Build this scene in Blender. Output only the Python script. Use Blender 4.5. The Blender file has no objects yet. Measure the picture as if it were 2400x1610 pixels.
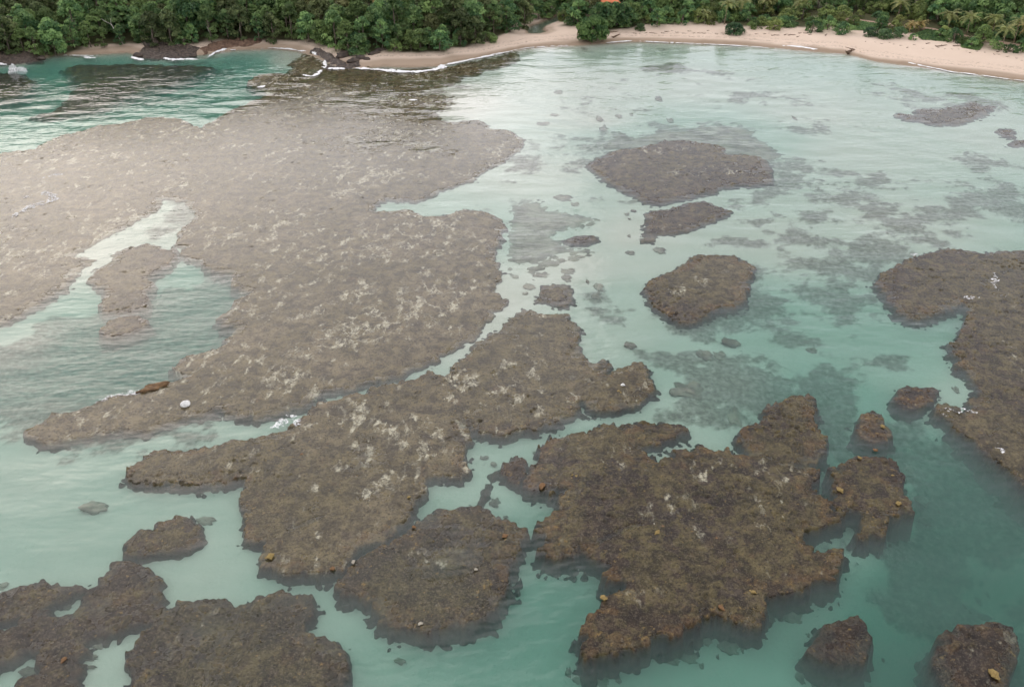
import bpy, math, random
import numpy as np
from mathutils import Vector, Matrix

random.seed(7)
RNG = np.random.default_rng(7)
SC = bpy.context.scene
COL = SC.collection
RAD = math.radians

# ------------------------------------------------------------------ camera
CAM_H, PITCH, LENS = 100.0, 32.0, 31.18
cam_d = bpy.data.cameras.new('camera')
cam_d.lens, cam_d.sensor_width = LENS, 36.0
cam_d.clip_start, cam_d.clip_end = 1.0, 9000.0
cam = bpy.data.objects.new('camera', cam_d)
COL.objects.link(cam)
cam.location = (0, 0, CAM_H)
cam.rotation_euler = (RAD(90 - PITCH), 0, 0)
SC.camera = cam

# ------------------------------------------------------------------ sky, sun, exposure
SUN_EL, SUN_AZ = 27.0, -29.0
W = bpy.data.worlds.new('World')
SC.world = W
W.use_nodes = True
wn = W.node_tree
bg = wn.nodes['Background']
sky_n = wn.nodes.new('ShaderNodeTexSky')
sky_n.sky_type = 'NISHITA'
sky_n.sun_disc = False
sky_n.sun_elevation = RAD(SUN_EL)
sky_n.sun_rotation = RAD(SUN_AZ)
sky_n.dust_density = 1.0
sky_n.ozone_density = 1.0
veil = wn.nodes.new('ShaderNodeMix')          # high cloud veil over the blue
veil.data_type = 'RGBA'
veil.inputs['Factor'].default_value = 0.6
veil.inputs['B'].default_value = (7.2, 6.65, 6.3, 1)
wn.links.new(sky_n.outputs['Color'], veil.inputs['A'])
wn.links.new(veil.outputs['Result'], bg.inputs['Color'])
bg.inputs['Strength'].default_value = 0.13

sun_d = bpy.data.lights.new('sun', 'SUN')
sun_d.energy = 0.52
sun_d.angle = RAD(62)
sun_d.color = (1.0, 0.94, 0.90)
sun = bpy.data.objects.new('sun', sun_d)
COL.objects.link(sun)
sun.location = (-200, 400, 400)
sd = Vector((math.sin(RAD(SUN_AZ)) * math.cos(RAD(SUN_EL)), math.cos(RAD(SUN_AZ)) * math.cos(RAD(SUN_EL)), math.sin(RAD(SUN_EL))))
sun.rotation_euler = (-sd).to_track_quat('-Z', 'Y').to_euler()

SC.view_settings.view_transform = 'Standard'
SC.view_settings.look = 'None'
SC.view_settings.gamma = 1.0
SC.view_settings.exposure = 0.88
SC.render.engine = 'CYCLES'
cy = SC.cycles
cy.use_denoising = True
cy.denoiser = 'OPENIMAGEDENOISE'
cy.max_bounces, cy.diffuse_bounces, cy.glossy_bounces = 6, 2, 2
cy.transmission_bounces, cy.volume_bounces, cy.transparent_max_bounces = 2, 0, 12
cy.caustics_reflective = cy.caustics_refractive = False
cy.sample_clamp_indirect = 4.0
cy.use_adaptive_sampling = True
cy.adaptive_threshold = 0.04
cy.adaptive_min_samples = 16

# ------------------------------------------------------------------ maths helpers
FPX = LENS / 36.0 * 2400.0
CP, SP = math.cos(RAD(PITCH)), math.sin(RAD(PITCH))


def G(px, py, z=0.0):
    """ground point (height z) that stands where the photo's 2400x1610 picture has (px, py)"""
    u, v = (px - 1200.0) / FPX, (805.0 - py) / FPX
    dx, dy, dz = u, CP + v * SP, -SP + v * CP
    t = (z - CAM_H) / dz
    return (dx * t, dy * t)


def GP(pts, z=0.0):
    return np.array([G(x, y, z) for x, y in pts])


def _h(ix, iy, seed):
    n = (ix.astype(np.int64) * 374761393 + iy.astype(np.int64) * 668265263 + seed * 974711) & 0xFFFFFFFF
    n = ((n ^ (n >> 13)) * 1274126177) & 0xFFFFFFFF
    return ((n ^ (n >> 16)) & 0xFFFFFF) / float(0xFFFFFF)


def vn(x, y, seed=0):
    ix, iy = np.floor(x), np.floor(y)
    fx, fy = x - ix, y - iy
    fx, fy = fx * fx * fx * (fx * (fx * 6 - 15) + 10), fy * fy * fy * (fy * (fy * 6 - 15) + 10)
    a, b = _h(ix, iy, seed), _h(ix + 1, iy, seed)
    c, d = _h(ix, iy + 1, seed), _h(ix + 1, iy + 1, seed)
    return (a + (b - a) * fx) * (1 - fy) + (c + (d - c) * fx) * fy


def fbm(x, y, scale, octv=4, seed=0, gain=0.5):
    """-1..1"""
    t, amp, tot, f = 0.0, 1.0, 0.0, 1.0 / scale
    for o in range(octv):
        c, s = math.cos(o * 1.1 + .3), math.sin(o * 1.1 + .3)
        t = t + amp * (vn((x * c - y * s) * f, (x * s + y * c) * f, seed + o * 17) * 2 - 1)
        tot += amp
        amp *= gain
        f *= 2.03
    return t / tot


def worley(x, y, scale, seed=0):
    """distance to the nearest scattered point (in cells) and that point's random number"""
    x, y = x / scale, y / scale
    ix, iy = np.floor(x), np.floor(y)
    best, rid = np.full(x.shape, 9.0), np.zeros(x.shape)
    for ox in (-1, 0, 1):
        for oy in (-1, 0, 1):
            cx, cy = ix + ox, iy + oy
            d = (cx + .15 + .7 * _h(cx, cy, seed) - x) ** 2 + (cy + .15 + .7 * _h(cx, cy, seed + 7) - y) ** 2
            m = d < best
            best = np.where(m, d, best)
            rid = np.where(m, _h(cx, cy, seed + 13), rid)
    return np.sqrt(best), rid


def sstep(a, b, x):
    t = np.clip((x - a) / (b - a), 0, 1)
    return t * t * (3 - 2 * t)


def sdf(poly, X, Y):
    """signed distance to a closed polygon, positive inside"""
    X, Y = X.ravel(), Y.ravel()
    out = np.empty(len(X))
    A = poly
    B = np.roll(poly, -1, 0)
    E = B - A
    L2 = (E ** 2).sum(1) + 1e-9
    for k in range(0, len(X), 20000):
        x, y = X[k:k + 20000, None], Y[k:k + 20000, None]
        wx, wy = x - A[None, :, 0], y - A[None, :, 1]
        t = np.clip((wx * E[:, 0] + wy * E[:, 1]) / L2, 0, 1)
        d = np.sqrt(((wx - t * E[:, 0]) ** 2 + (wy - t * E[:, 1]) ** 2).min(1))
        cond = (A[:, 1] > y) != (B[:, 1] > y)
        xi = A[:, 0] + (y - A[:, 1]) * E[:, 0] / np.where(np.abs(E[:, 1]) < 1e-9, 1e-9, E[:, 1])
        ins = ((cond & (x < xi)).sum(1) % 2) == 1
        out[k:k + 20000] = np.where(ins, d, -d)
    return out


def ldist(line, X, Y):
    """distance to an open polyline and the position 0..1 along it"""
    X, Y = X.ravel(), Y.ravel()
    A, B = line[:-1], line[1:]
    E = B - A
    L = np.sqrt((E ** 2).sum(1))
    cum = np.concatenate([[0], np.cumsum(L)])
    best, pos = np.full(len(X), 1e9), np.zeros(len(X))
    for i in range(len(A)):
        t = np.clip(((X - A[i, 0]) * E[i, 0] + (Y - A[i, 1]) * E[i, 1]) / (L[i] ** 2 + 1e-9), 0, 1)
        d = np.hypot(X - A[i, 0] - t * E[i, 0], Y - A[i, 1] - t * E[i, 1])
        m = d < best
        best[m] = d[m]
        pos[m] = (cum[i] + t[m] * L[i]) / cum[-1]
    return best, pos


# ------------------------------------------------------------------ object helpers
def tag(o, label=None, cat=None, group=None, kind=None):
    for k, v in (('label', label), ('category', cat), ('group', group), ('kind', kind)):
        if v:
            o[k] = v
    return o


def mesh_obj(name, verts, faces, mat, parent=None, smooth=False, attrs=None, loc=None):
    me = bpy.data.meshes.new(name)
    if isinstance(verts, np.ndarray) and isinstance(faces, np.ndarray):
        nv, nf, k = len(verts), len(faces), faces.shape[1]
        me.vertices.add(nv)
        me.vertices.foreach_set('co', verts.astype(np.float32).ravel())
        me.loops.add(nf * k)
        me.loops.foreach_set('vertex_index', faces.astype(np.int32).ravel())
        me.polygons.add(nf)
        me.polygons.foreach_set('loop_start', np.arange(0, nf * k, k, dtype=np.int32))
        me.update(calc_edges=True)
    else:
        me.from_pydata([tuple(v) for v in verts], [], [tuple(f) for f in faces])
    if attrs:
        for k, a in attrs.items():
            at = me.attributes.new(k, 'FLOAT', 'POINT')
            at.data.foreach_set('value', np.asarray(a, np.float32))
    if smooth:
        me.polygons.foreach_set('use_smooth', np.ones(len(me.polygons), bool))
    me.materials.append(mat)
    me.update()
    o = bpy.data.objects.new(name, me)
    COL.objects.link(o)
    if parent is not None:
        o.parent = parent
    if loc is not None:
        o.location = loc
    return o


def empty(name, loc=(0, 0, 0), rz=0.0, s=1.0):
    o = bpy.data.objects.new(name, None)
    o.empty_display_size = 0.5
    COL.objects.link(o)
    o.location, o.rotation_euler = loc, (0, 0, rz)
    o.scale = (s, s, s)
    return o


def copy_tree(o, parent=None):
    c = o.copy()
    COL.objects.link(c)
    if parent is not None:
        c.parent = parent
    for ch in list(o.children):
        copy_tree(ch, c)
    return c


def grid_faces(ny, nx, keep=None):
    i = np.arange(ny * nx).reshape(ny, nx)
    f = np.stack([i[:-1, :-1], i[:-1, 1:], i[1:, 1:], i[1:, :-1]], -1).reshape(-1, 4)
    if keep is not None:
        f = f[keep.ravel()]
    return f


def compact(V, F, attrs):
    u, inv = np.unique(F, return_inverse=True)
    return V[u], inv.reshape(F.shape), {k: a[u] for k, a in attrs.items()}


# ------------------------------------------------------------------ material helpers
class NT:
    def __init__(self, name):
        self.m = bpy.data.materials.new(name)
        self.m.use_nodes = True
        self.t = self.m.node_tree
        self.t.nodes.clear()
        self.out = self.t.nodes.new('ShaderNodeOutputMaterial')

    def n(self, kind, **kw):
        nd = self.t.nodes.new('ShaderNode' + kind)
        for k, v in kw.items():
            setattr(nd, k, v)
        return nd

    def put(self, sock, v):
        if isinstance(v, bpy.types.NodeSocket):
            self.t.links.new(v, sock)
        elif v is not None:
            sock.default_value = v

    def math(self, op, a, b=None, c=None, clamp=False):
        nd = self.n('Math', operation=op, use_clamp=clamp)
        for i, v in enumerate((a, b, c)):
            if v is not None:
                self.put(nd.inputs[i], v)
        return nd.outputs[0]

    def mix(self, f, a, b, blend='MIX'):
        nd = self.n('Mix', data_type='RGBA', blend_type=blend)
        self.put(nd.inputs['Factor'], f)
        for s, v in (('A', a), ('B', b)):
            self.put(nd.inputs[s], (*v, 1) if isinstance(v, tuple) and len(v) == 3 else v)
        return nd.outputs['Result']

    def attr(self, name):
        return self.n('Attribute', attribute_name=name).outputs['Fac']

    def pos(self):
        return self.n('NewGeometry').outputs['Position']

    def mapped(self, vec, scale=(1, 1, 1), rot=(0, 0, 0)):
        nd = self.n('Mapping')
        self.put(nd.inputs['Vector'], vec)
        nd.inputs['Scale'].default_value = scale
        nd.inputs['Rotation'].default_value = rot
        return nd.outputs[0]

    def noise(self, vec, scale, detail=4, rough=0.55, dist=0.0):
        nd = self.n('TexNoise')
        self.put(nd.inputs['Vector'], vec)
        nd.inputs['Scale'].default_value = scale
        nd.inputs['Detail'].default_value = detail
        nd.inputs['Roughness'].default_value = rough
        nd.inputs['Distortion'].default_value = dist
        return nd.outputs[0]

    def ramp(self, f, a, b, smooth=True):
        nd = self.n('MapRange', interpolation_type='SMOOTHSTEP' if smooth else 'LINEAR')
        self.put(nd.inputs['Value'], f)
        nd.inputs['From Min'].default_value, nd.inputs['From Max'].default_value = a, b
        return nd.outputs[0]

    def bump(self, h, strength=1.0, dist=1.0, normal=None):
        nd = self.n('Bump')
        self.put(nd.inputs['Height'], h)
        self.put(nd.inputs['Strength'], strength)
        nd.inputs['Distance'].default_value = dist
        if normal is not None:
            self.put(nd.inputs['Normal'], normal)
        return nd.outputs[0]

    def principled(self, color, rough=0.8, spec=0.3, **kw):
        p = self.n('BsdfPrincipled')
        self.put(p.inputs['Base Color'], (*color, 1) if isinstance(color, tuple) and len(color) == 3 else color)
        self.put(p.inputs['Roughness'], rough)
        p.inputs['Specular IOR Level'].default_value = spec
        for k, v in kw.items():
            self.put(p.inputs[k], v)
        self.t.links.new(p.outputs[0], self.out.inputs['Surface'])
        return p


def wave_height(t):
    """sum of wind ripples and a longer chop, in metres, as a height for bump"""
    P = t.pos()
    warp = t.mapped(P, (1, 1, 0))
    a = t.noise(t.mapped(warp, (0.48, 1.0, 1), (0, 0, RAD(-12))), 0.55, 1, 0.5)
    b = t.noise(t.mapped(warp, (0.55, 1.0, 1), (0, 0, RAD(16))), 1.5, 1, 0.55)
    c = t.noise(t.mapped(warp, (0.5, 1.0, 1), (0, 0, RAD(-22))), 0.16, 0, 0.5)
    gust = t.ramp(t.noise(warp, 0.018, 1, 0.5), 0.35, 0.65)
    g = t.math('MULTIPLY_ADD', gust, 0.8, 0.35)
    s = t.math('ADD', t.math('MULTIPLY', a, 0.20), t.math('MULTIPLY', b, 0.025))
    s = t.math('MULTIPLY', s, g)
    return t.math('ADD', s, t.math('MULTIPLY', c, 0.35))


# ------------------------------------------------------------------ materials
def mat_water():
    t = NT('sea_water')
    nrm = t.bump(wave_height(t), 1.0, 1.0)
    back = t.n('NewGeometry').outputs['Backfacing']
    ior = t.math('MULTIPLY_ADD', back, 1 / 1.333 - 1.333, 1.333)
    fr = t.n('Fresnel')
    t.put(fr.inputs['IOR'], ior)
    t.put(fr.inputs['Normal'], nrm)
    gl = t.n('BsdfGlossy')
    gl.inputs['Roughness'].default_value = 0.09
    gl.inputs['Color'].default_value = (1, 1, 1, 1)
    t.put(gl.inputs['Normal'], nrm)
    tr = t.n('BsdfTransparent')
    mx = t.n('MixShader')
    t.put(mx.inputs[0], fr.outputs[0])
    t.t.links.new(tr.outputs[0], mx.inputs[1])
    t.t.links.new(gl.outputs[0], mx.inputs[2])
    t.t.links.new(mx.outputs[0], t.out.inputs['Surface'])
    ab = t.n('VolumeAbsorption')
    ab.inputs['Color'].default_value = (0.28, 0.735, 0.65, 1)
    ab.inputs['Density'].default_value = 0.215
    scv = t.n('VolumeScatter')
    scv.inputs['Color'].default_value = (0.66, 0.95, 0.86, 1)
    scv.inputs['Density'].default_value = 0.042
    scv.inputs['Anisotropy'].default_value = 0.0
    ad = t.n('AddShader')
    t.t.links.new(ab.outputs[0], ad.inputs[0])
    t.t.links.new(scv.outputs[0], ad.inputs[1])
    t.t.links.new(ad.outputs[0], t.out.inputs['Volume'])
    return t.m


def mat_terrain():
    t = NT('sand_and_soil')
    P = t.pos()
    n1 = t.noise(P, 0.08, 5, 0.6)
    n2 = t.noise(P, 1.3, 4, 0.6)
    sand = t.mix(n1, (0.62, 0.49, 0.385), (0.74, 0.61, 0.50))
    sand = t.mix(t.math('MULTIPLY', n2, 0.35), sand, (0.52, 0.40, 0.31))
    wet = t.mix(n2, (0.27, 0.20, 0.14), (0.32, 0.245, 0.175))
    col = t.mix(t.attr('wet'), sand, wet)
    sea = t.mix(n1, (0.385, 0.37, 0.31), (0.50, 0.485, 0.415))
    col = t.mix(t.attr('sea'), col, sea)
    weedc = t.mix(n2, (0.05, 0.045, 0.036), (0.15, 0.13, 0.10))
    wf = t.noise(t.mapped(P, (1, .85, 1)), 0.55, 5, 0.7)
    wk = t.math('ADD', t.attr('weed'), t.math('MULTIPLY', t.math('SUBTRACT', wf, 0.5), 1.9))
    wk = t.math('MULTIPLY', t.ramp(wk, 0.10, 0.95), t.ramp(t.attr('weed'), 0.0, 0.4))
    wk = t.math('MULTIPLY', wk, t.math('MULTIPLY_ADD', t.ramp(t.noise(P, 0.9, 4, 0.7), 0.3, 0.65), 0.45, 0.5))
    col = t.mix(wk, col, weedc)
    wr = t.math('MULTIPLY', t.attr('wrack'), t.ramp(t.noise(P, 0.9, 5, 0.75), 0.48, 0.62))
    col = t.mix(t.math('MULTIPLY', wr, 0.75), col, (0.12, 0.08, 0.055))
    soil = t.mix(t.noise(P, 0.3, 5, 0.65), (0.035, 0.055, 0.02), (0.12, 0.10, 0.055))
    col = t.mix(t.attr('inland'), col, soil)
    h = t.noise(P, 0.9, 6, 0.65)
    t.principled(col, 0.9, 0.15, Normal=t.bump(h, 0.5, 0.35))
    return t.m


def mat_reef(name='reef_crust'):
    t = NT(name)
    P = t.pos()
    big = t.noise(P, 0.045, 4, 0.6, 0.6)
    mid = t.noise(P, 0.35, 5, 0.65, 0.4)
    fine = t.noise(P, 2.2, 5, 0.7)
    brown = t.mix(t.ramp(mid, 0.36, 0.64), (0.015, 0.010, 0.007), (0.055, 0.038, 0.023))
    plum = t.ramp(t.noise(P, 0.12, 4, 0.62, 0.5), 0.46, 0.62)
    brown = t.mix(t.math('MULTIPLY', plum, 0.7), brown, t.mix(t.ramp(mid, 0.36, 0.64), (0.018, 0.014, 0.013), (0.046, 0.036, 0.031)))
    olive = t.mix(t.ramp(mid, 0.34, 0.66), (0.031, 0.026, 0.011), (0.112, 0.090, 0.037))
    ol = t.ramp(t.math('ADD', big, t.math('MULTIPLY', t.attr('olive'), 0.45)), 0.46, 0.70)
    col = t.mix(ol, brown, olive)
    col = t.mix(t.math('MULTIPLY', t.ramp(t.math('ADD', t.noise(P, 0.22, 4, 0.6), t.math('MULTIPLY', t.attr('rust'), 0.30)), 0.64, 0.86), 0.65),
                col, (0.105, 0.058, 0.024))
    green = t.mix(mid, (0.022, 0.027, 0.018), (0.058, 0.064, 0.040))
    col = t.mix(t.attr('green'), col, green)
    zone = t.ramp(t.noise(P, 0.075, 5, 0.6, 0.4), 0.40, 0.60)
    col = t.mix(t.math('MULTIPLY', t.attr('pale'), t.math('MULTIPLY_ADD', zone, 0.75, 0.4), clamp=True), col, t.mix(t.ramp(mid, 0.34, 0.66), (0.070, 0.054, 0.036), (0.215, 0.176, 0.108)))
    ochre = t.ramp(t.math('ADD', t.noise(P, 1.3, 3, 0.6), t.math('MULTIPLY', t.attr('rust'), 0.10)), 0.66, 0.74)
    col = t.mix(t.math('MULTIPLY', ochre, 0.7), col, (0.21, 0.14, 0.045))
    # pale sand lying in the pockets
    Q = t.mapped(P, (1.0, .62, 1), (0, 0, RAD(-38)))
    rid = t.math('ABSOLUTE', t.math('SUBTRACT', t.noise(Q, 0.16, 5, 0.6, .25), 0.5))
    rid = t.math('SUBTRACT', 1.0, t.math('MULTIPLY', rid, 16.0), clamp=True)
    spot = t.ramp(t.noise(Q, 0.36, 5, 0.66, .2), 0.50, 0.66)
    grit = t.ramp(t.noise(Q, 1.1, 4, 0.7), 0.44, 0.62)
    pk = t.math('ADD', t.math('MULTIPLY', rid, 0.45), t.math('MULTIPLY', spot, 0.62))
    pk = t.math('MULTIPLY', pk, t.math('ADD', t.math('MULTIPLY', t.attr('sandy'), 1.2), 0.16))
    pk = t.math('MULTIPLY', t.ramp(pk, 0.17, 0.48), t.math('MULTIPLY_ADD', grit, 0.7, 0.3))
    col = t.mix(pk, col, t.mix(fine, (0.36, 0.345, 0.24), (0.58, 0.55, 0.42)))
    col = t.mix(t.math('MULTIPLY', t.ramp(fine, 0.52, 0.66), 0.55), col, (0.145, 0.118, 0.08))
    col = t.mix(t.math('MULTIPLY', t.ramp(fine, 0.49, 0.36), 0.8), col, (0.018, 0.013, 0.010))
    micro = t.noise(P, 5.0, 3, 0.7)
    col = t.mix(t.math('MULTIPLY', t.ramp(micro, 0.56, 0.68), 0.42), col, (0.19, 0.16, 0.11))
    col = t.mix(t.math('MULTIPLY', t.ramp(micro, 0.46, 0.34), 0.65), col, (0.012, 0.009, 0.007))
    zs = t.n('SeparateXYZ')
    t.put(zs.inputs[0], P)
    col = t.mix(t.math('MULTIPLY', t.ramp(zs.outputs[2], -.12, -.4), t.attr('wall')), col, t.mix(t.ramp(mid, .35, .65), (0.014, 0.013, 0.010), (0.055, 0.048, 0.034)))  # shade below the reef edges, painted dark into the submerged wall colour
    h = t.math('ADD', t.math('MULTIPLY', fine, 0.5), t.math('MULTIPLY', t.noise(P, 0.8, 4, 0.6), 0.7))
    up = t.n('CombineXYZ')
    up.inputs[2].default_value = 1.0
    film = t.bump(t.noise(P, 1.1, 2, 0.5), 0.25, 0.2, up.outputs[0])
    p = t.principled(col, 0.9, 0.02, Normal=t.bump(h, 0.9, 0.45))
    zz = t.n('SeparateXYZ')
    t.put(zz.inputs[0], P)
    t.put(p.inputs['Coat Weight'], t.math('MULTIPLY', t.ramp(zz.outputs[2], -.01, .03), 0.85))
    p.inputs['Coat IOR'].default_value = 1.333
    p.inputs['Coat Roughness'].default_value = 0.13
    t.put(p.inputs['Coat Normal'], film)
    return t.m


def mat_simple(name, a, b, scale=2.0, rough=0.8, spec=0.3, bump=0.3):
    t = NT(name)
    P = t.n('TexCoord').outputs['Object']
    n = t.noise(P, scale, 5, 0.65)
    t.principled(t.mix(t.ramp(n, 0.3, 0.7), a, b), rough, spec, Normal=t.bump(t.noise(P, scale * 3, 4, 0.6), bump, 0.2))
    return t.m


def mat_sunken():
    t = NT('sunken_reef_bed')
    P = t.pos()
    a = t.noise(t.mapped(P, (1, .8, 1)), 0.22, 5, 0.66)
    b = t.noise(P, 1.1, 4, 0.65)
    col = t.mix(t.ramp(a, 0.35, 0.62), (0.085, 0.075, 0.058), (0.25, 0.235, 0.18))
    col = t.mix(t.math('MULTIPLY', b, 0.5), col, (0.13, 0.115, 0.09))
    t.principled(col, 0.9, 0.1, Normal=t.bump(b, 0.6, 0.3))
    return t.m


def mat_foam(name='sea_foam', lo=.42, hi=.60):
    t = NT(name)
    n = t.noise(t.pos(), 1.2, 5, 0.7)
    lace = t.noise(t.pos(), 2.6, 4, 0.7, .8)
    t.principled(t.mix(t.ramp(n, 0.35, 0.6), (0.74, 0.74, 0.74), (0.92, 0.92, 0.92)), 0.7, 0.3, Normal=t.bump(n, 0.6, 0.3), Alpha=t.ramp(lace, lo, hi))
    return t.m


def mat_leaf(name, dark, light, trans=0.25, yellow=(0.13, 0.14, 0.03), vary=1.0):
    t = NT(name)
    r = t.math('MULTIPLY_ADD', t.n('ObjectInfo').outputs['Random'], vary, .42 * (1 - vary))
    tint = t.attr('tint')
    col = t.mix(tint, dark, light)
    col = t.mix(t.math('MULTIPLY', t.ramp(r, 0.45, 1.0), 0.4), col, yellow)
    hs = t.n('HueSaturation')
    t.put(hs.inputs['Value'], t.math('MULTIPLY_ADD', t.math('FRACT', t.math('MULTIPLY', r, 7.31)), 0.75, 0.85))
    t.put(hs.inputs['Color'], col)
    d = t.n('BsdfPrincipled')
    d.inputs['Roughness'].default_value = 0.55
    d.inputs['Specular IOR Level'].default_value = 0.25
    t.put(d.inputs['Base Color'], hs.outputs[0])
    tl = t.n('BsdfTranslucent')
    t.put(tl.inputs['Color'], hs.outputs[0])
    mx = t.n('MixShader')
    mx.inputs[0].default_value = trans
    t.t.links.new(d.outputs[0], mx.inputs[1])
    t.t.links.new(tl.outputs[0], mx.inputs[2])
    t.t.links.new(mx.outputs[0], t.out.inputs['Surface'])
    return t.m


M = dict(
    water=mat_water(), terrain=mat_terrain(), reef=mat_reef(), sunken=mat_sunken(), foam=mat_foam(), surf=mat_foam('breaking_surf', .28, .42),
    rock=mat_simple('dark_shore_rock', (0.028, 0.022, 0.019), (0.12, 0.09, 0.07), 1.1, 0.6, 0.4, 0.8),
    redrock=mat_simple('brown_shore_rock', (0.09, 0.055, 0.04), (0.2, 0.13, 0.09), 0.9, 0.8, 0.2, 0.8),
    brownrock=mat_simple('orange_brown_rock', (0.085, 0.05, 0.028), (0.30, 0.185, 0.095), 1.4, 0.7, 0.3, 0.9),
    whiterock=mat_simple('white_rock', (0.6, 0.6, 0.58), (0.88, 0.88, 0.86), 1.2, 0.7, 0.3, 0.3),
    yellow=mat_simple('yellow_coral', (0.13, 0.09, 0.03), (0.36, 0.26, 0.09), 3.0, 0.7, 0.3, 0.5),
    orange=mat_simple('orange_coral', (0.10, 0.055, 0.022), (0.24, 0.13, 0.055), 3.0, 0.7, 0.3, 0.5),
    palest=mat_simple('pale_coral', (0.26, 0.235, 0.18), (0.48, 0.44, 0.36), 3.0, 0.7, 0.3, 0.5),
    bark=mat_simple('grey_bark', (0.10, 0.08, 0.06), (0.24, 0.2, 0.16), 1.5, 0.85, 0.2, 0.4),
    palebark=mat_simple('pale_bark', (0.34, 0.31, 0.27), (0.5, 0.47, 0.42), 1.5, 0.85, 0.2, 0.3),
    palmbark=mat_simple('palm_bark', (0.2, 0.15, 0.1), (0.34, 0.27, 0.2), 2.0, 0.85, 0.2, 0.4),
    drift=mat_simple('driftwood', (0.10, 0.065, 0.045), (0.24, 0.17, 0.12), 1.5, 0.85, 0.2, 0.5),
    dirt=mat_simple('dirt_track', (0.30, 0.21, 0.15), (0.42, 0.31, 0.235), 0.4, 0.9, 0.1, 0.4),
    leaf_dark=mat_leaf('forest_leaf', (0.055, 0.125, 0.055), (0.28, 0.40, 0.16), 0.5),
    leaf_mid=mat_leaf('shore_leaf', (0.055, 0.125, 0.055), (0.24, 0.36, 0.13), 0.35),
    leaf_light=mat_leaf('light_leaf', (0.09, 0.13, 0.04), (0.27, 0.32, 0.11), 0.3, (0.22, 0.2, 0.06)),
    leaf_round=mat_leaf('round_tree_leaf', (0.05, 0.12, 0.042), (0.22, 0.34, 0.105), 0.35, vary=0.0),
    leaf_olive=mat_leaf('olive_leaf', (0.05, 0.075, 0.03), (0.17, 0.205, 0.085), 0.3, (0.2, 0.16, 0.07)),
    leaf_blue=mat_leaf('bush_leaf', (0.036, 0.085, 0.042), (0.12, 0.20, 0.085), 0.25),
    palm=mat_leaf('palm_leaf', (0.12, 0.16, 0.055), (0.36, 0.38, 0.15), 0.35, (0.36, 0.30, 0.13)),
    palm_gold=mat_leaf('golden_palm_leaf', (0.2, 0.16, 0.055), (0.48, 0.38, 0.16), 0.35, (0.30, 0.2, 0.08)),
    roof=mat_simple('orange_roof', (0.55, 0.16, 0.07), (0.68, 0.23, 0.11), 0.8, 0.7, 0.3, 0.2),
    wall=mat_simple('cream_wall', (0.55, 0.5, 0.42), (0.62, 0.57, 0.5), 0.5, 0.9, 0.1, 0.1),
    glass=mat_simple('dark_window', (0.02, 0.025, 0.03), (0.04, 0.045, 0.05), 1.0, 0.1, 0.5, 0.0),
    wood=mat_simple('door_wood', (0.12, 0.07, 0.04), (0.2, 0.12, 0.07), 2.0, 0.6, 0.3, 0.2),
)

# ------------------------------------------------------------------ terrain: seabed, beach and land
SHORE_PX = [(-400, 175), (-100, 158), (0, 150), (60, 146), (100, 136), (130, 130), (220, 127), (300, 123), (330, 131), (400, 136), (480, 127),
            (560, 116), (640, 114), (700, 120), (750, 138), (790, 156), (850, 160), (900, 156), (960, 158), (1030, 155), (1060, 146), (1120, 136),
            (1180, 123), (1240, 113), (1350, 107), (1420, 102), (1480, 98), (1560, 100), (1640, 103), (1700, 105), (1760, 108), (1840, 115),
            (1900, 121), (1985, 127), (2050, 144), (2100, 151), (2160, 158), (2220, 166), (2300, 176), (2400, 191), (2700, 232)]
_s = GP(SHORE_PX)
_s = _s[np.argsort(_s[:, 0])]


def shore_y(x):
    return np.interp(x, _s[:, 0], _s[:, 1])


DEPTH_PX = [  # (x, y, depth in metres)
    (1100, 760, .45), (1150, 700, .4), (1290, 640, .45), (1340, 610, .4), (1240, 410, .5), (1050, 240, .15), (1000, 350, .3),
    (1350, 200, .38), (1600, 200, .45), (1600, 305, 1.1), (1460, 310, .9), (1760, 310, 1.0), (1300, 560, 1.1), (1230, 560, 1.1), (1900, 260, .5), (2000, 350, .6), (2300, 300, .55), (1400, 280, .38), (1480, 550, .42), (1800, 560, .7), (2100, 520, .65),
    (1500, 600, .7), (1400, 780, 1.0), (1800, 760, 1.9), (1650, 860, 1.5), (2100, 850, 1.9), (2250, 920, 1.3), (2000, 920, 2.6), (2120, 1080, 3.2),
    (2250, 1150, 5.6), (2350, 1300, 7.0), (2150, 1350, 5.4), (2000, 1260, 2.4), (1900, 1400, 3.2), (1800, 1550, 3.2), (2100, 1560, 5.2), (2300, 1600, 6.6), (2230, 1420, 6.2),
    (1300, 1450, 3.4), (1180, 1560, 3.1), (1000, 1560, 2.6), (760, 1420, 1.9), (880, 1520, 2.2), (250, 1240, 1.5), (80, 1100, 1.2), (60, 1250, 1.5),
    (450, 1020, 1.3), (100, 950, 1.3), (40, 800, .8), (300, 850, 3.0), (450, 700, 2.6), (200, 800, 2.8), (330, 780, 2.6), (150, 880, 2.4), (350, 530, .5), (230, 600, .35), (1130, 1120, 1.5),
    (1600, 1030, 1.4), (1240, 1250, 2.4), (300, 200, 3.6), (500, 170, 3.2), (560, 150, 2.2), (100, 300, 1.7), (300, 250, 2.2), (120, 200, 3.6), (200, 150, 2.5), (450, 215, 2.6), (680, 140, .5), (240, 1560, 1.3),
    (40, 1560, 1.6), (400, 1350, 1.4), (1450, 700, 1.1), (1560, 960, 1.4)]
_dp = np.array([(*G(a, b), c if c < 1.4 else 1.4 + (c - 1.4) * 1.45) for a, b, c in DEPTH_PX])


def depth_field(x, y):
    sh = x.shape
    x, y = x.ravel(), y.ravel()
    num, den = np.zeros(len(x)), np.zeros(len(x))
    for px, py, d in _dp:
        r2 = (x - px) ** 2 + (y - py) ** 2 + 9.0
        w = r2 ** -1.7
        num += w * d
        den += w
    return (num / den).reshape(sh)


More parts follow.
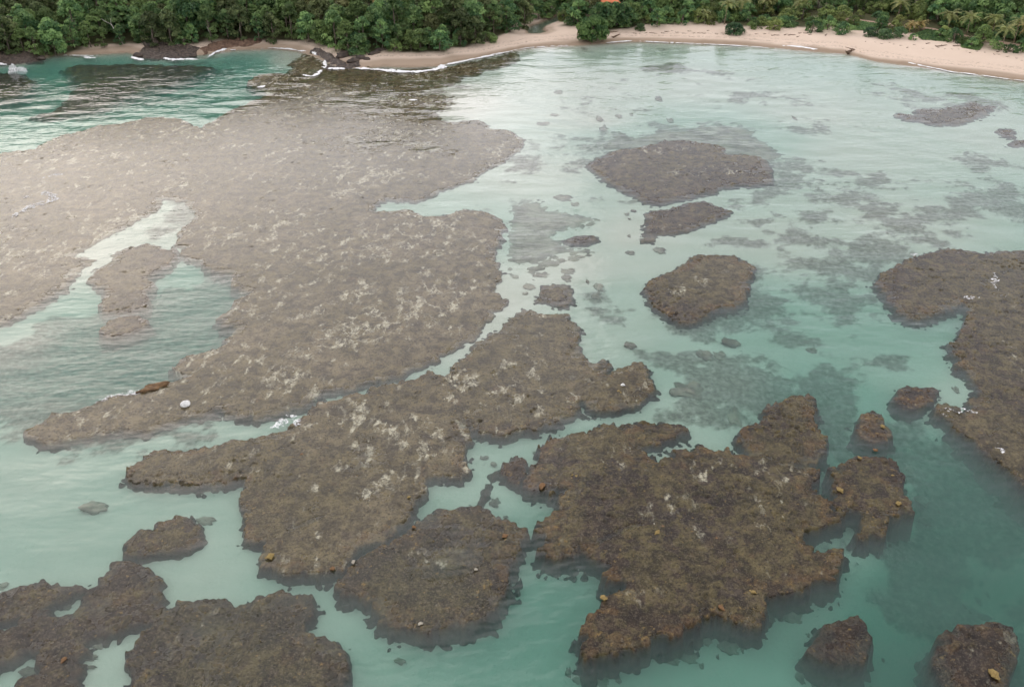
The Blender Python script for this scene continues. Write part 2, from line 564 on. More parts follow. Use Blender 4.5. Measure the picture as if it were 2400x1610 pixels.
STREAM = GP([(1243, 79), (1240, 70), (1248, 62), (1270, 54), (1300, 42), (1322, 34), (1326, 41), (1300, 51), (1272, 62), (1268, 70), (1276, 75), (1260, 79)])


def ground_z(x, y):
    """terrain height"""
    sy = shore_y(x)
    d = y - sy
    wob = fbm(x, y, 22, 3, 5) * 1.2
    dl = np.maximum(d, 0) + wob * sstep(2, 12, d)
    dl = np.maximum(dl, 0)
    left = sstep(20, -60, x)
    right = sstep(120, 200, x)
    land = (0.9 + 1.2 * left + .5 * right) * (1 - np.exp(-dl / (9.0 - 4 * left))) + 0.010 * dl + 0.9 * sstep(14, 26, dl)
    land = land + sstep(18, 160, dl) * (9 * left + 3) + left * sstep(45, 260, dl) * 85 + fbm(x, y, 5, 4, 9) * 0.10 * sstep(3, 12, dl)  # unseen left hill, added to keep bright sky out of the cove's reflection
    D = depth_field(x, y)
    off = np.maximum(-d, 0)
    bed = -D * (1 - np.exp(-off / 11.0)) + fbm(x, y, 9, 4, 3) * 0.10 * sstep(0, 20, off) * np.minimum(D, 1.5)
    z = np.where(d > 0, land, bed)
    near = (np.abs(x - STREAM[:, 0].mean()) < 60) & (np.abs(y - STREAM[:, 1].mean()) < 90)
    if near.any():
        s = sdf(STREAM, x[near], y[near])
        b = sstep(-16, -4, s)
        z[near] = z[near] * (1 - b) + np.minimum(z[near], .55) * b
        k = sstep(-2.5, 0.8, s)
        z[near] = z[near] * (1 - k) + (-0.8) * k
    return z


# patches of weed and rubble lying on the sand: (x, y, rx, ry in photo pixels, strength)
WEED_PX = [(300, 860, 280, 110, 3.0), (160, 810, 120, 90, 2.2), (450, 720, 120, 70, 2.0), (300, 780, 160, 60, 1.6), (420, 500, 60, 50, 1.0), (520, 640, 60, 40, 1.2), (120, 900, 90, 40, 1.5),
           (1770, 880, 240, 80, 1.0), (1960, 660, 210, 90, .9), (1850, 620, 150, 45, .9), (1880, 900, 150, 80, 1.0), (1640, 720, 200, 90, .85), (1450, 730, 90, 60, .8), (1800, 700, 120, 80, .9),
           (1560, 830, 130, 35, .85), (1640, 960, 130, 50, .95), (1720, 970, 70, 40, .8), (1960, 1000, 60, 90, .8), (2120, 1000, 90, 60, .9), (2230, 1090, 130, 90, 1.4), (2330, 1180, 140, 70, 1.4),
           (2200, 1260, 230, 80, 1.0), (2270, 1340, 240, 100, .95), (2380, 1440, 150, 150, 1.0), (1900, 440, 240, 90, .85), (2150, 500, 260, 70, .85), (2350, 470, 130, 80, .9), (2050, 420, 160, 40, .8), (1850, 520, 120, 40, .7), (2000, 580, 160, 50, .8),
           (1260, 390, 120, 40, .64), (1330, 340, 130, 40, .6), (1420, 350, 100, 40, .72), (1600, 300, 220, 30, .66), (1500, 200, 80, 22, .55), (1700, 180, 110, 25, .62), (1560, 160, 70, 16, .7),
           (1760, 230, 160, 40, .58), (2150, 220, 100, 40, .66), (2260, 230, 90, 30, .62), (2080, 830, 70, 25, .8), (2140, 640, 120, 70, .6), (2320, 380, 90, 40, .55),
           (700, 190, 120, 45, .9), (950, 190, 160, 40, .95), (430, 160, 90, 20, 1.0), (30, 200, 60, 30, 1.0), (300, 210, 140, 45, 1.0), (200, 250, 110, 25, .9),
           (1380, 115, 30, 8, .6), (1530, 112, 40, 8, .6), (1430, 470, 70, 25, .6), (1490, 600, 60, 40, .6), (1400, 690, 40, 30, .7), (1130, 1080, 14, 40, .6), (2050, 1150, 30, 50, .7),
           (1760, 560, 230, 22, .55), (1420, 240, 120, 40, .5), (1900, 300, 160, 30, .5), (1130, 470, 120, 18, .6)]


def weed_field(x, y):
    w = np.zeros_like(x)
    for px, py, rx, ry, s in WEED_PX:
        c = np.array(G(px, py))
        ex = abs(G(px + rx, py)[0] - c[0])
        ey = 0.5 * abs(G(px, py - ry)[1] - G(px, py + ry)[1])
        q = ((x - c[0]) / ex) ** 2 + ((y - c[1]) / ey) ** 2
        w = np.maximum(w, s * np.exp(-q * 0.9))
    n = fbm(x * .75, y * .8, 6, 5, 41, .68)
    n2 = fbm(x, y, 26, 3, 47)
    return sstep(0.26, 0.80, w + n * 0.85 + n2 * 0.2 - 0.06) * sstep(.12, .3, w)


def axis(knots):
    out = []
    for a, b, s in knots:
        out += list(np.arange(a, b, s))
    out.append(knots[-1][1])
    return np.array(out)


xs = axis([(-2600, -900, 170), (-900, -420, 24), (-420, -210, 3), (-210, 210, 1.0), (210, 420, 3), (420, 900, 24), (900, 2600, 170)])
ys = axis([(-400, 30, 40), (30, 60, 4), (60, 200, 0.9), (200, 470, 1.15), (470, 620, 5), (620, 2600, 110)])
X, Y = np.meshgrid(xs, ys)
Z = ground_z(X, Y)
dsh = Y - shore_y(X)
weed = weed_field(X, Y) * (dsh < -1.0)
Z = Z + weed * 0.12
land_n = fbm(X, Y, 8, 3, 77)
sea = sstep(0.5, -3.5, dsh)
wet = sstep(0.75, 0.25, Z + land_n * 0.22) * (dsh > -4)
left_l = sstep(40, -40, X)
VEGALL = GP([(-300, 145), (0, 128), (60, 124), (95, 127), (190, 114), (260, 107), (340, 103), (430, 110), (480, 102), (560, 96), (723, 98), (767, 112), (805, 130), (882, 128), (972, 128), (1036, 126), (1062, 114), (1113, 108), (1149, 100),
              (1200, 76), (1240, 64), (1345, 66), (1420, 74), (1480, 68), (1540, 60), (1600, 57), (1690, 58), (1720, 68), (1790, 66), (1900, 72), (1985, 74), (2030, 82), (2130, 91), (2220, 99), (2270, 111), (2330, 116), (2400, 125), (2560, 150)], 1.6)
VEGALL = VEGALL[np.argsort(VEGALL[:, 0])]
inland = sstep(0, 4, Y - np.interp(X, VEGALL[:, 0], VEGALL[:, 1]) + land_n * 4)
inland = inland * sstep(-6, -13, sdf(STREAM, X, Y).reshape(X.shape))
TRACK = GP([(1905, 45), (1950, 49), (2010, 55), (2070, 63), (2130, 70), (2180, 76), (2230, 86), (2290, 97), (2360, 108), (2480, 128)], 2.4)
wl = fbm(X, Y, 30, 3, 83) * 3
wrack = np.exp(-((dsh - 10 - wl) / 1.1) ** 2) + .6 * np.exp(-((dsh - 15 - wl * 1.4) / 1.6) ** 2)
wet = np.maximum(wet, .8 * sstep(8.5 + wl, 4.0 + wl, dsh) * (dsh > -4))
V = np.stack([X.ravel(), Y.ravel(), Z.ravel()], -1)
ground = mesh_obj('seabed_and_shore_ground', V, grid_faces(len(ys), len(xs)), M['terrain'], smooth=True,
                  attrs=dict(sea=sea.ravel(), wet=wet.ravel(), inland=inland.ravel(), weed=weed.ravel(), wrack=wrack.ravel()))
tag(ground, 'pale sand seabed rising to the beach and the wooded land', 'ground', kind='structure')

# ------------------------------------------------------------------ sea: one closed body of water
wx = np.array([-2500., -900, -400, 0, 400, 900, 2500])
wy = np.array([-390., 50, 200, 400, 600, 1200, 2500])
WX, WY = np.meshgrid(wx, wy)
n = WX.size
top = np.stack([WX.ravel(), WY.ravel(), np.zeros(n)], -1)
bot = top - np.array([0, 0, 18.0])
f_top = grid_faces(7, 7)
f_bot = f_top[:, ::-1] + n
ring = [i for i in range(7)] + [7 * i + 6 for i in range(1, 7)] + [42 + i for i in range(5, -1, -1)] + [7 * i for i in range(5, 0, -1)]
side = np.array([(ring[i], ring[i] + n, ring[(i + 1) % len(ring)] + n, ring[(i + 1) % len(ring)]) for i in range(len(ring))])
sea_o = mesh_obj('sea_water', np.concatenate([top, bot]), np.concatenate([f_top, f_bot, side]), M['water'])
tag(sea_o, 'clear green blue sea over the reef and sand', 'water', kind='structure')

# ------------------------------------------------------------------ reefs
def reef(name, polys, label, cat='reef', top=0.12, step=None, amp=0.11, edge=0.5, rough_edge=1.0, sandy=(), olive=0.0, green=0.0, rust=0.25,
         shore_drop=False, group=None, holes=(), cracks=(), seed=1, lump=1.0, base_sand=.12, mat='reef', edge_drop=.30, dips=(), apron=1.2, pale=0.0):
    """one reef patch: a knobbly plateau with ragged, steep sides standing on the seabed"""
    P = GP(polys)
    lo, hi = P.min(0) - 5.5, P.max(0) + 5.5
    lo[0], hi[0] = max(lo[0], -330), min(hi[0], 330)
    dist = math.hypot(P[:, 1].mean(), CAM_H)
    st = step or min(0.75, max(0.2, dist * 0.00155))
    gx, gy = np.arange(lo[0], hi[0] + st, st), np.arange(lo[1], hi[1] + st, st)
    X, Y = np.meshgrid(gx, gy)
    s = sdf(P, X, Y).reshape(X.shape)
    for hpoly in holes:
        s = np.minimum(s, -sdf(GP(hpoly), X, Y).reshape(X.shape))
    s = s + rough_edge * (fbm(X, Y, 4.6, 3, seed, .6) * 1.0 + fbm(X, Y, 1.5, 3, seed + 3, .6) * 0.85)
    xw, yw = X + fbm(X, Y, 1.7, 2, seed + 51) * .5, Y + fbm(X, Y, 1.7, 2, seed + 52) * .5
    w1, r1 = worley(xw, yw, max(1.5, st * 4.5) * lump, seed)
    w2, r2 = worley(xw, yw, max(.68, st * 2.6) * lump, seed + 3)
    s = s + rough_edge * (.45 - w1) * .9
    k = sstep(-edge, edge * .7, s)
    bed = ground_z(X.ravel(), Y.ravel()).reshape(X.shape)
    dome = (.62 - w1 ** 1.6) * (.35 + r1) * 1.5 + (.5 - w2 ** 1.4) * (.3 + r2) * .95
    patch = sstep(-.35, .5, fbm(X, Y, 9, 3, seed + 61))
    knob = dome * (.35 + .9 * patch) - .15
    # long furrows that run across the flats
    fur = fbm(X * .45 + Y * .25, Y * 1.1 - X * .3, 3.4, 3, seed + 5)
    t = top + .04 + amp * 2.2 * knob + amp * 1.4 * fur + 0.12 * fbm(X, Y, 17, 3, seed + 23)
    t = np.where(t < 0, t * .45, t) if top > 0 else t
    t = t - edge_drop * sstep(3.6, 0.0, s)
    for px, py, rx, ry, dd in dips:
        c = G(px, py)
        ex = abs(G(px + rx, py)[0] - c[0])
        ey = .5 * abs(G(px, py - ry)[1] - G(px, py + ry)[1])
        t = t - dd * np.exp(-(((X - c[0]) / ex) ** 2 + ((Y - c[1]) / ey) ** 2) * 1.2)
    for cl, cw, cd in cracks:
        d, _ = ldist(GP(cl), X, Y)
        d = d.reshape(X.shape) + fbm(X, Y, 3, 3, seed + 29) * cw * .7
        t = t - cd * sstep(cw, cw * .2, d)
    if shore_drop:
        t = t - 0.27 * sstep(125, 25, shore_y(X) - Y + fbm(X, Y, 30, 3, 91) * 22)
    Zr = (bed - 0.5) * (1 - k) + t * k
    Zr = np.where(k > .999, t, Zr)
    if apron > 0:
        sa_ = s + fbm(X, Y, 2.4, 3, seed + 81, .6) * 1.1 + (.5 - w1) * 1.0 - .25
        ap = sstep(-apron, .3, sa_) ** 1.3
        za = bed - .12 + ap * np.clip((t - bed) * .62, .15, 2.6) * (.55 + .7 * r1 * np.clip(1.1 - w1, 0, 1))
        Zr = np.maximum(Zr, np.where(ap > .02, za, -99))
    sa = np.full(X.shape, base_sand) * (.6 + fbm(X, Y, 14, 3, seed + 71))
    for px, py, rx, ry, w in sandy:
        c = G(px, py)
        ex = abs(G(px + rx, py)[0] - c[0])
        ey = .5 * abs(G(px, py - ry)[1] - G(px, py + ry)[1])
        sa = np.maximum(sa, w * np.exp(-(((X - c[0]) / ex) ** 2 + ((Y - c[1]) / ey) ** 2)))
    ol = olive + (r1 - .5) * .5 + (r2 - .5) * .35
    gr = np.full(X.shape, green) * (0.6 + .4 * fbm(X, Y, 12, 3, seed + 31))
    ru = (rust * sstep(5.0, 0.8, s) + .18) * (.45 + 1.1 * r1) * sstep(-.2, .6, s)
    lim = -max(2.2 * edge, apron + 2.2)
    cell = (s[:-1, :-1] > lim) | (s[1:, :-1] > lim) | (s[:-1, 1:] > lim) | (s[1:, 1:] > lim)
    V = np.stack([X.ravel(), Y.ravel(), Zr.ravel()], -1)
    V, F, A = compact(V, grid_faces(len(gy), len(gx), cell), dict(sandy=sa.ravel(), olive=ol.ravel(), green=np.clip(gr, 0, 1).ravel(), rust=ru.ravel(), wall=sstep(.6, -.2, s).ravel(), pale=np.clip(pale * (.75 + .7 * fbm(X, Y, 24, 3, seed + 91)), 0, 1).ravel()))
    c = V.mean(0)
    c[2] = 0
    V = V - c
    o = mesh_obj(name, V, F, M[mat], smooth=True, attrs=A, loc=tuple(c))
    return tag(o, label, cat, group)


MAIN = [(-220, 372), (0, 359), (77, 349), (115, 328), (144, 316), (192, 305), (231, 293), (282, 290), (346, 275), (385, 272), (423, 280), (449, 290),
        (470, 300), (488, 290), (513, 272), (539, 257), (577, 239), (605, 229), (626, 222), (620, 212), (588, 206), (578, 192), (600, 177), (626, 169), (649, 169),
        (672, 172), (685, 157), (672, 151), (698, 136), (715, 126), (744, 128), (759, 142), (790, 155), (830, 158), (870, 158), (950, 160), (1040, 156),
        (1120, 140), (1185, 124), (1214, 118), (1217, 140), (1200, 151), (1155, 164), (1136, 164), (1123, 177), (1088, 180), (1080, 190), (1070, 203), (1036, 209), (1010, 213),
        (1036, 221), (1072, 226), (1075, 236), (1059, 251), (1034, 269), (1041, 280), (1067, 285), (1088, 280), (1126, 279), (1152, 300), (1200, 306), (1229, 326), (1225, 345), (1196, 370),
        (1171, 385), (1129, 402), (1113, 423), (1075, 433), (1036, 444), (1016, 459), (980, 469), (908, 467), (877, 480), (882, 495), (960, 492), (993, 505), (1050, 500), (1088, 490),
        (1126, 490), (1152, 500), (1177, 513), (1188, 531), (1170, 544), (1175, 556), (1170, 564), (1175, 574), (1154, 590), (1159, 605), (1175, 618), (1170, 626), (1177, 646),
        (1165, 669), (1170, 690), (1193, 705), (1185, 716), (1157, 731), (1146, 749), (1126, 764), (1108, 792), (1087, 803), (1034, 838), (1033, 849), (980, 862), (934, 885),
        (869, 895), (849, 900), (831, 908), (800, 909), (767, 919), (741, 932), (708, 947), (677, 962), (638, 970), (600, 982), (564, 977), (539, 972), (513, 964), (475, 974),
        (436, 980), (398, 992), (359, 1003), (334, 1016), (303, 1018), (269, 1010), (218, 1021), (180, 1028), (141, 1034), (115, 1041), (85, 1036), (72, 1028), (54, 1016),
        (59, 1005), (85, 995), (103, 985), (123, 967), (144, 964), (167, 960), (195, 954), (231, 941), (257, 928), (287, 926), (334, 915), (344, 905), (382, 895), (411, 890),
        (441, 880), (423, 872), (408, 864), (413, 851), (449, 828), (488, 820), (534, 803), (521, 795), (552, 770), (518, 762), (503, 746), (534, 723), (552, 703),
        (577, 687), (565, 682), (539, 669), (547, 649), (539, 641), (503, 636), (475, 626), (467, 613), (449, 603), (423, 598), (421, 590), (444, 577), (421, 577),
        (400, 580), (411, 564), (416, 544), (436, 528), (454, 508), (449, 490), (436, 472), (411, 469), (382, 464), (372, 480), (364, 495), (334, 510), (308, 526),
        (269, 544), (246, 557), (218, 574), (177, 595), (218, 610), (213, 621), (190, 631), (180, 649), (154, 675), (128, 682), (100, 708), (64, 723), (38, 741), (0, 759), (-220, 830)]
SAND_MAIN = [(830, 420, 70, 30, .85), (900, 410, 90, 26, .7), (800, 455, 60, 20, .7), (700, 440, 90, 25, .45), (640, 430, 60, 20, .4), (1000, 345, 34, 16, 1.2), (890, 325, 90, 10, .7), (870, 340, 70, 10, .6),
             (560, 345, 50, 12, .6), (250, 365, 70, 16, .7), (150, 390, 90, 12, .5), (850, 230, 60, 18, .7), (930, 240, 90, 14, .7), (755, 225, 16, 26, .9), (820, 245, 14, 20, .8), (900, 260, 60, 20, .6), (930, 270, 40, 12, .7),
             (850, 560, 140, 40, .55), (960, 575, 26, 22, .95), (960, 600, 12, 8, .9), (880, 590, 80, 30, .6), (790, 610, 60, 35, .5), (720, 560, 80, 40, .4), (640, 490, 60, 20, .4),
             (1000, 690, 90, 40, .75), (920, 720, 60, 30, .8), (850, 690, 60, 30, .6), (880, 760, 110, 30, .95), (800, 790, 80, 25, .9), (940, 745, 60, 14, .9), (990, 725, 40, 12, 1.0), (860, 790, 60, 25, .9),
             (1050, 745, 50, 25, .5), (1080, 560, 70, 40, .45), (720, 740, 80, 30, .45), (640, 865, 60, 20, .6), (700, 830, 70, 20, .6), (760, 810, 60, 20, .6), (480, 910, 60, 25, .5),
             (60, 450, 50, 12, .4), (270, 545, 14, 14, .9), (95, 590, 18, 12, .8), (100, 650, 22, 8, .8), (30, 690, 20, 10, .7), (560, 420, 40, 12, .5), (880, 200, 60, 10, .4), (1110, 370, 50, 16, .4)]
reef('reef_flat', MAIN, 'broad grey brown reef flat reaching from the rocky shore to the narrow arm below', sandy=SAND_MAIN, olive=.85, shore_drop=True, seed=3, apron=.7, base_sand=.5, pale=.55,
     dips=[(60, 540, 120, 60, .2), (900, 340, 150, 40, .2), (1000, 345, 34, 16, .2)], top=.13, amp=.09, step=.42, rust=.12,
     cracks=[([(860, 783), (900, 765), (940, 740), (955, 722)], 1.1, .22), ([(800, 785), (840, 775), (870, 770)], .9, .2), ([(310, 438), (350, 455), (385, 470)], 1.0, .14), ([(1040, 585), (1090, 572), (1140, 560)], .9, .12)])

reef('reef_island', [(205, 654), (221, 631), (251, 618), (262, 598), (282, 585), (308, 577), (341, 569), (367, 569), (390, 585), (412, 584), (414, 600), (400, 621), (372, 633), (352, 646),
     (359, 664), (346, 682), (354, 708), (339, 721), (303, 734), (269, 734), (244, 728), (236, 713), (246, 690), (231, 677), (213, 659)],
     'pinkish brown reef island inside the lagoon of the broad reef flat', sandy=[(340, 680, 20, 30, .7), (275, 605, 14, 12, .5)], seed=13, pale=0.5, olive=.3, step=.4)
reef('reef_island', [(228, 772), (246, 757), (277, 741), (321, 736), (349, 743), (352, 759), (328, 775), (287, 785), (246, 793), (234, 782)],
     'small oval brown reef islet just below the lagoon island', seed=17, pale=0.5, olive=.3, step=.38, rough_edge=.6)

MIDDLE = [(1200, 741), (1213, 731), (1228, 726), (1249, 726), (1264, 736), (1303, 736), (1328, 733), (1344, 749), (1362, 772), (1355, 800), (1359, 826), (1385, 846), (1421, 838), (1434, 854),
          (1423, 867), (1441, 867), (1475, 849), (1505, 846), (1523, 864), (1534, 890), (1536, 910), (1526, 928), (1495, 946), (1457, 954), (1426, 964), (1395, 962), (1362, 941), (1354, 959), (1328, 977),
          (1290, 995), (1251, 1005), (1200, 1018), (1165, 1028), (1146, 1018), (1111, 1008), (1093, 1002), (1103, 1026), (1087, 1039), (1095, 1060), (1098, 1072), (1095, 1100), (1087, 1116), (1057, 1123),
          (1010, 1118), (998, 1136), (1000, 1152), (972, 1164), (982, 1182), (966, 1198), (948, 1216), (927, 1239), (915, 1256), (888, 1264), (861, 1274), (833, 1294), (822, 1312), (812, 1328), (790, 1342),
          (767, 1352), (731, 1346), (678, 1344), (647, 1333), (616, 1328), (610, 1310), (618, 1286), (616, 1271), (600, 1268), (573, 1268), (573, 1242), (579, 1208), (561, 1180), (559, 1159), (567, 1125),
          (539, 1131), (488, 1136), (436, 1141), (385, 1134), (346, 1136), (321, 1134), (285, 1123), (287, 1113), (303, 1092), (323, 1077), (354, 1059), (372, 1054), (411, 1057), (449, 1051), (488, 1046), (521, 1036),
          (547, 1027), (577, 1031), (600, 1023), (633, 1012), (651, 1007), (677, 997), (698, 981), (713, 976), (728, 961), (749, 943), (785, 931), (823, 920), (841, 915), (849, 921), (862, 906), (895, 899), (923, 894),
          (959, 889), (972, 883), (990, 872), (1011, 871), (1031, 874), (1036, 880), (1059, 874), (1062, 856), (1080, 844), (1100, 826), (1103, 813), (1115, 802), (1142, 784), (1172, 769)]
SAND_MID = [(850, 955, 70, 25, .8), (830, 985, 60, 25, .8), (1080, 890, 45, 35, 1.0), (1070, 930, 35, 25, .9), (1010, 1000, 40, 20, .8), (980, 1050, 50, 25, .75), (900, 1000, 60, 30, .65), (740, 1000, 20, 20, .6),
            (720, 1060, 60, 30, .45), (850, 1060, 70, 50, .6), (890, 1140, 60, 30, .7), (870, 1160, 50, 30, .7), (730, 1160, 20, 40, .7), (740, 1110, 60, 40, .45), (780, 1080, 60, 30, .5), (1180, 860, 60, 25, .55),
            (1230, 830, 60, 20, .5), (1340, 930, 26, 14, .7), (1380, 900, 50, 12, .5), (960, 1100, 40, 30, .6), (940, 1010, 40, 20, .7)]
reef('middle_reef', MIDDLE, 'olive brown reef in two joined lobes with pale sandy pockets along the diagonal channel', sandy=SAND_MID, olive=.7, seed=23, apron=.9, base_sand=.34, pale=.35, dips=[(830, 1020, 60, 40, .28), (850, 1080, 90, 40, .25), (900, 1150, 60, 40, .25), (740, 1170, 30, 50, .22), (690, 1070, 60, 30, .2)], step=.25, amp=.17, top=.15, rust=.4,
     cracks=[([(680, 1240), (720, 1225), (765, 1208)], .8, .3), ([(1060, 1000), (1090, 985), (1120, 960)], 1.2, .25), ([(650, 1055), (700, 1035), (720, 1025)], .5, .2), ([(800, 1105), (850, 1090)], .6, .2)])

reef('round_reef', [(1021, 1197), (1057, 1190), (1082, 1182), (1113, 1177), (1147, 1185), (1165, 1198), (1200, 1213), (1218, 1226), (1234, 1239), (1231, 1258), (1226, 1278), (1210, 1310), (1205, 1340), (1200, 1367),
     (1188, 1388), (1157, 1425), (1110, 1448), (1057, 1469), (1010, 1477), (974, 1474), (953, 1472), (924, 1467), (895, 1454), (869, 1433), (867, 1414), (835, 1401), (809, 1393), (786, 1373), (793, 1354),
     (812, 1338), (826, 1322), (842, 1303), (866, 1286), (892, 1276), (917, 1272), (934, 1260), (957, 1247), (968, 1227), (987, 1215), (1008, 1204)],
     'rounded dark brown reef with a green sunken middle below the olive lobes', olive=.15, green=.45, seed=31, step=.2, amp=.18, rust=.5, top=.08, dips=[(1080, 1285, 95, 60, .5), (1040, 1350, 70, 40, .25)],
     sandy=[(1000, 1300, 60, 40, .35), (1010, 1400, 60, 30, .35)])
reef('coral_knoll', [(1175, 1108), (1185, 1087), (1200, 1076), (1215, 1070), (1231, 1074), (1236, 1087), (1230, 1100), (1224, 1116), (1210, 1129), (1195, 1125), (1180, 1118)],
     'small brown coral knoll touching the western tip of the great brown reef', seed=37, step=.22, rust=.3)
GREAT = [(1210, 1141), (1228, 1113), (1251, 1077), (1259, 1057), (1277, 1039), (1287, 1023), (1303, 1018), (1333, 1013), (1364, 1010), (1395, 1003), (1426, 992), (1446, 998), (1482, 992), (1516, 987), (1559, 988),
         (1585, 989), (1603, 998), (1609, 1005), (1590, 1019), (1559, 1032), (1531, 1044), (1503, 1052), (1521, 1059), (1534, 1076), (1538, 1084), (1559, 1074), (1580, 1071), (1587, 1059), (1611, 1056), (1631, 1043), (1649, 1043),
         (1672, 1051), (1688, 1048), (1708, 1046), (1721, 1059), (1731, 1064), (1741, 1061), (1749, 1057), (1734, 1039), (1734, 1021), (1744, 1005), (1777, 990), (1777, 972), (1800, 951), (1838, 928), (1859, 921), (1900, 921),
         (1908, 939), (1921, 959), (1910, 977), (1913, 995), (1928, 1018), (1931, 1036), (1928, 1062), (1910, 1080), (1888, 1090), (1908, 1097), (1921, 1102), (1923, 1121), (1918, 1136), (1923, 1157), (1935, 1170),
         (1948, 1184), (1950, 1198), (1978, 1203), (1957, 1229), (1918, 1237), (1899, 1247), (1886, 1258), (1889, 1273), (1910, 1289), (1925, 1291), (1939, 1294), (1946, 1285), (1967, 1285), (1978, 1294), (1970, 1305),
         (1967, 1331), (1967, 1346), (1936, 1359), (1905, 1367), (1891, 1380), (1852, 1386), (1826, 1388), (1800, 1391), (1785, 1384), (1790, 1417), (1783, 1443), (1767, 1459), (1738, 1461), (1710, 1454), (1697, 1440),
         (1678, 1435), (1671, 1427), (1655, 1433), (1644, 1459), (1629, 1472), (1605, 1464), (1603, 1482), (1592, 1495), (1566, 1493), (1535, 1495), (1527, 1514), (1501, 1527), (1461, 1527), (1422, 1540), (1388, 1553),
         (1367, 1537), (1357, 1514), (1370, 1490), (1354, 1490), (1357, 1474), (1367, 1454), (1383, 1440), (1401, 1420), (1430, 1388), (1451, 1378), (1461, 1370), (1440, 1365), (1422, 1357), (1412, 1346), (1414, 1336),
         (1422, 1325), (1404, 1320), (1378, 1315), (1370, 1297), (1357, 1302), (1331, 1312), (1299, 1315), (1271, 1310), (1265, 1286), (1271, 1263), (1261, 1247), (1271, 1226), (1292, 1200), (1310, 1172), (1328, 1149),
         (1324, 1141), (1303, 1144), (1287, 1152), (1246, 1149), (1226, 1146)]
reef('great_reef', GREAT, 'great dark brown reef with lobed edges and rusty rims in front of the open sand', olive=.25, seed=41, pale=0.08, dips=[(1530, 1420, 120, 50, .12), (1600, 1210, 60, 60, .15)], step=.21, amp=.20, top=.18, rust=.5,
     sandy=[(1640, 1120, 26, 26, .65), (1700, 1090, 40, 20, .6), (1540, 1200, 40, 40, .6), (1560, 1190, 60, 30, .5), (1640, 1250, 30, 25, .55), (1790, 1210, 40, 40, .7), (1820, 1110, 60, 30, .45), (1720, 1330, 30, 16, .6), (1630, 1290, 40, 20, .4), (1440, 1090, 60, 20, .35),
            (1470, 1060, 30, 16, .4), (1830, 1160, 20, 40, .6), (1500, 1400, 80, 60, .2)],
     cracks=[([(1395, 1275), (1430, 1255), (1460, 1242), (1500, 1228)], .9, .35), ([(1680, 1335), (1705, 1315), (1725, 1295)], .7, .4), ([(1560, 1090), (1520, 1100), (1500, 1095)], .7, .2), ([(1310, 1045), (1295, 1080)], .5, .2), ([(1335, 1030), (1315, 1065)], .5, .2), ([(1890, 1090), (1830, 1085), (1780, 1062), (1745, 1060)], .8, .25)])
reef('lobed_reef', [(1941, 1098), (1967, 1085), (1995, 1072), (2018, 1067), (2057, 1069), (2087, 1075), (2105, 1085), (2103, 1100), (2126, 1116), (2121, 1139), (2131, 1159), (2144, 1177), (2150, 1198), (2114, 1203),
     (2088, 1214), (2085, 1244), (2064, 1256), (2038, 1258), (2011, 1262), (2017, 1239), (2020, 1216), (2018, 1200), (1995, 1190), (1968, 1194), (1957, 1180), (1957, 1164), (1954, 1149), (1957, 1123)],
     'brown lobed reef joined by its low edge to the eastern side of the great reef', olive=.2, seed=47, step=.22, rust=.45, amp=.19, top=.17)
reef('coral_knoll', [(2093, 939), (2105, 908), (2126, 899), (2159, 903), (2193, 903), (2205, 918), (2200, 933), (2177, 946), (2144, 959), (2118, 954)],
     'squarish brown coral knoll between the open channel and the eastern reef', seed=53, edge_drop=.5, top=.18, step=.25, rust=.6, rough_edge=.7)
reef('coral_knoll', [(2005, 977), (2018, 964), (2044, 960), (2072, 967), (2080, 995), (2096, 1005), (2094, 1021), (2072, 1034), (2039, 1036), (2016, 1023), (2008, 1000)],
     'ochre brown coral knoll above the lobed reef, ringed by dark water', seed=59, edge_drop=.5, top=.18, step=.25, rust=.7, rough_edge=.7)
reef('eastern_reef', [(2046, 662), (2067, 639), (2095, 626), (2134, 605), (2172, 590), (2211, 582), (2236, 581), (2300, 590), (2400, 582), (2620, 565), (2620, 1290), (2400, 1136), (2372, 1116), (2347, 1087), (2313, 1069),
     (2288, 1039), (2262, 1023), (2226, 1003), (2229, 985), (2200, 977), (2187, 962), (2200, 946), (2223, 944), (2249, 954), (2256, 964), (2275, 954), (2267, 939), (2290, 923), (2288, 903), (2275, 880), (2249, 864),
     (2246, 838), (2231, 823), (2221, 800), (2250, 780), (2262, 749), (2267, 721), (2256, 713), (2248, 716), (2241, 725), (2211, 729), (2185, 741), (2159, 748), (2128, 745), (2103, 734), (2080, 703), (2072, 685)],
     'long olive brown reef running off the picture beside the deep channel', olive=.4, seed=61, pale=0.15, step=.28, amp=.15, top=.15, rust=.35, sandy=[(2380, 850, 30, 60, .4), (2360, 700, 30, 30, .3)],
     cracks=[([(2280, 640), (2320, 660), (2350, 640), (2390, 620)], 1.6, .25), ([(2390, 700), (2330, 690), (2300, 660)], 1.0, .22), ([(2330, 980), (2345, 1000), (2320, 1020)], .6, .25)])
reef('oval_reef', [(1510, 677), (1521, 659), (1559, 641), (1598, 616), (1636, 600), (1675, 596), (1718, 596), (1739, 613), (1772, 626), (1765, 646), (1752, 672), (1752, 695), (1734, 713), (1700, 721), (1670, 726),
     (1649, 746), (1623, 757), (1585, 754), (1559, 741), (1528, 718), (1518, 695)],
     'oval ochre reef patch with pale tufts standing alone in green water', olive=.55, seed=67, pale=0.3, step=.3, amp=.15, top=.14, rust=.55, sandy=[(1590, 685, 26, 22, .6), (1645, 665, 26, 20, .55), (1660, 630, 20, 16, .5)])
reef('coral_knoll', [(1254, 708), (1262, 687), (1274, 667), (1303, 663), (1336, 664), (1340, 677), (1342, 708), (1328, 718), (1303, 713), (1277, 705)],
     'brown coral knoll at the upper end of the pale diagonal channel', seed=71, step=.3, rough_edge=.6)
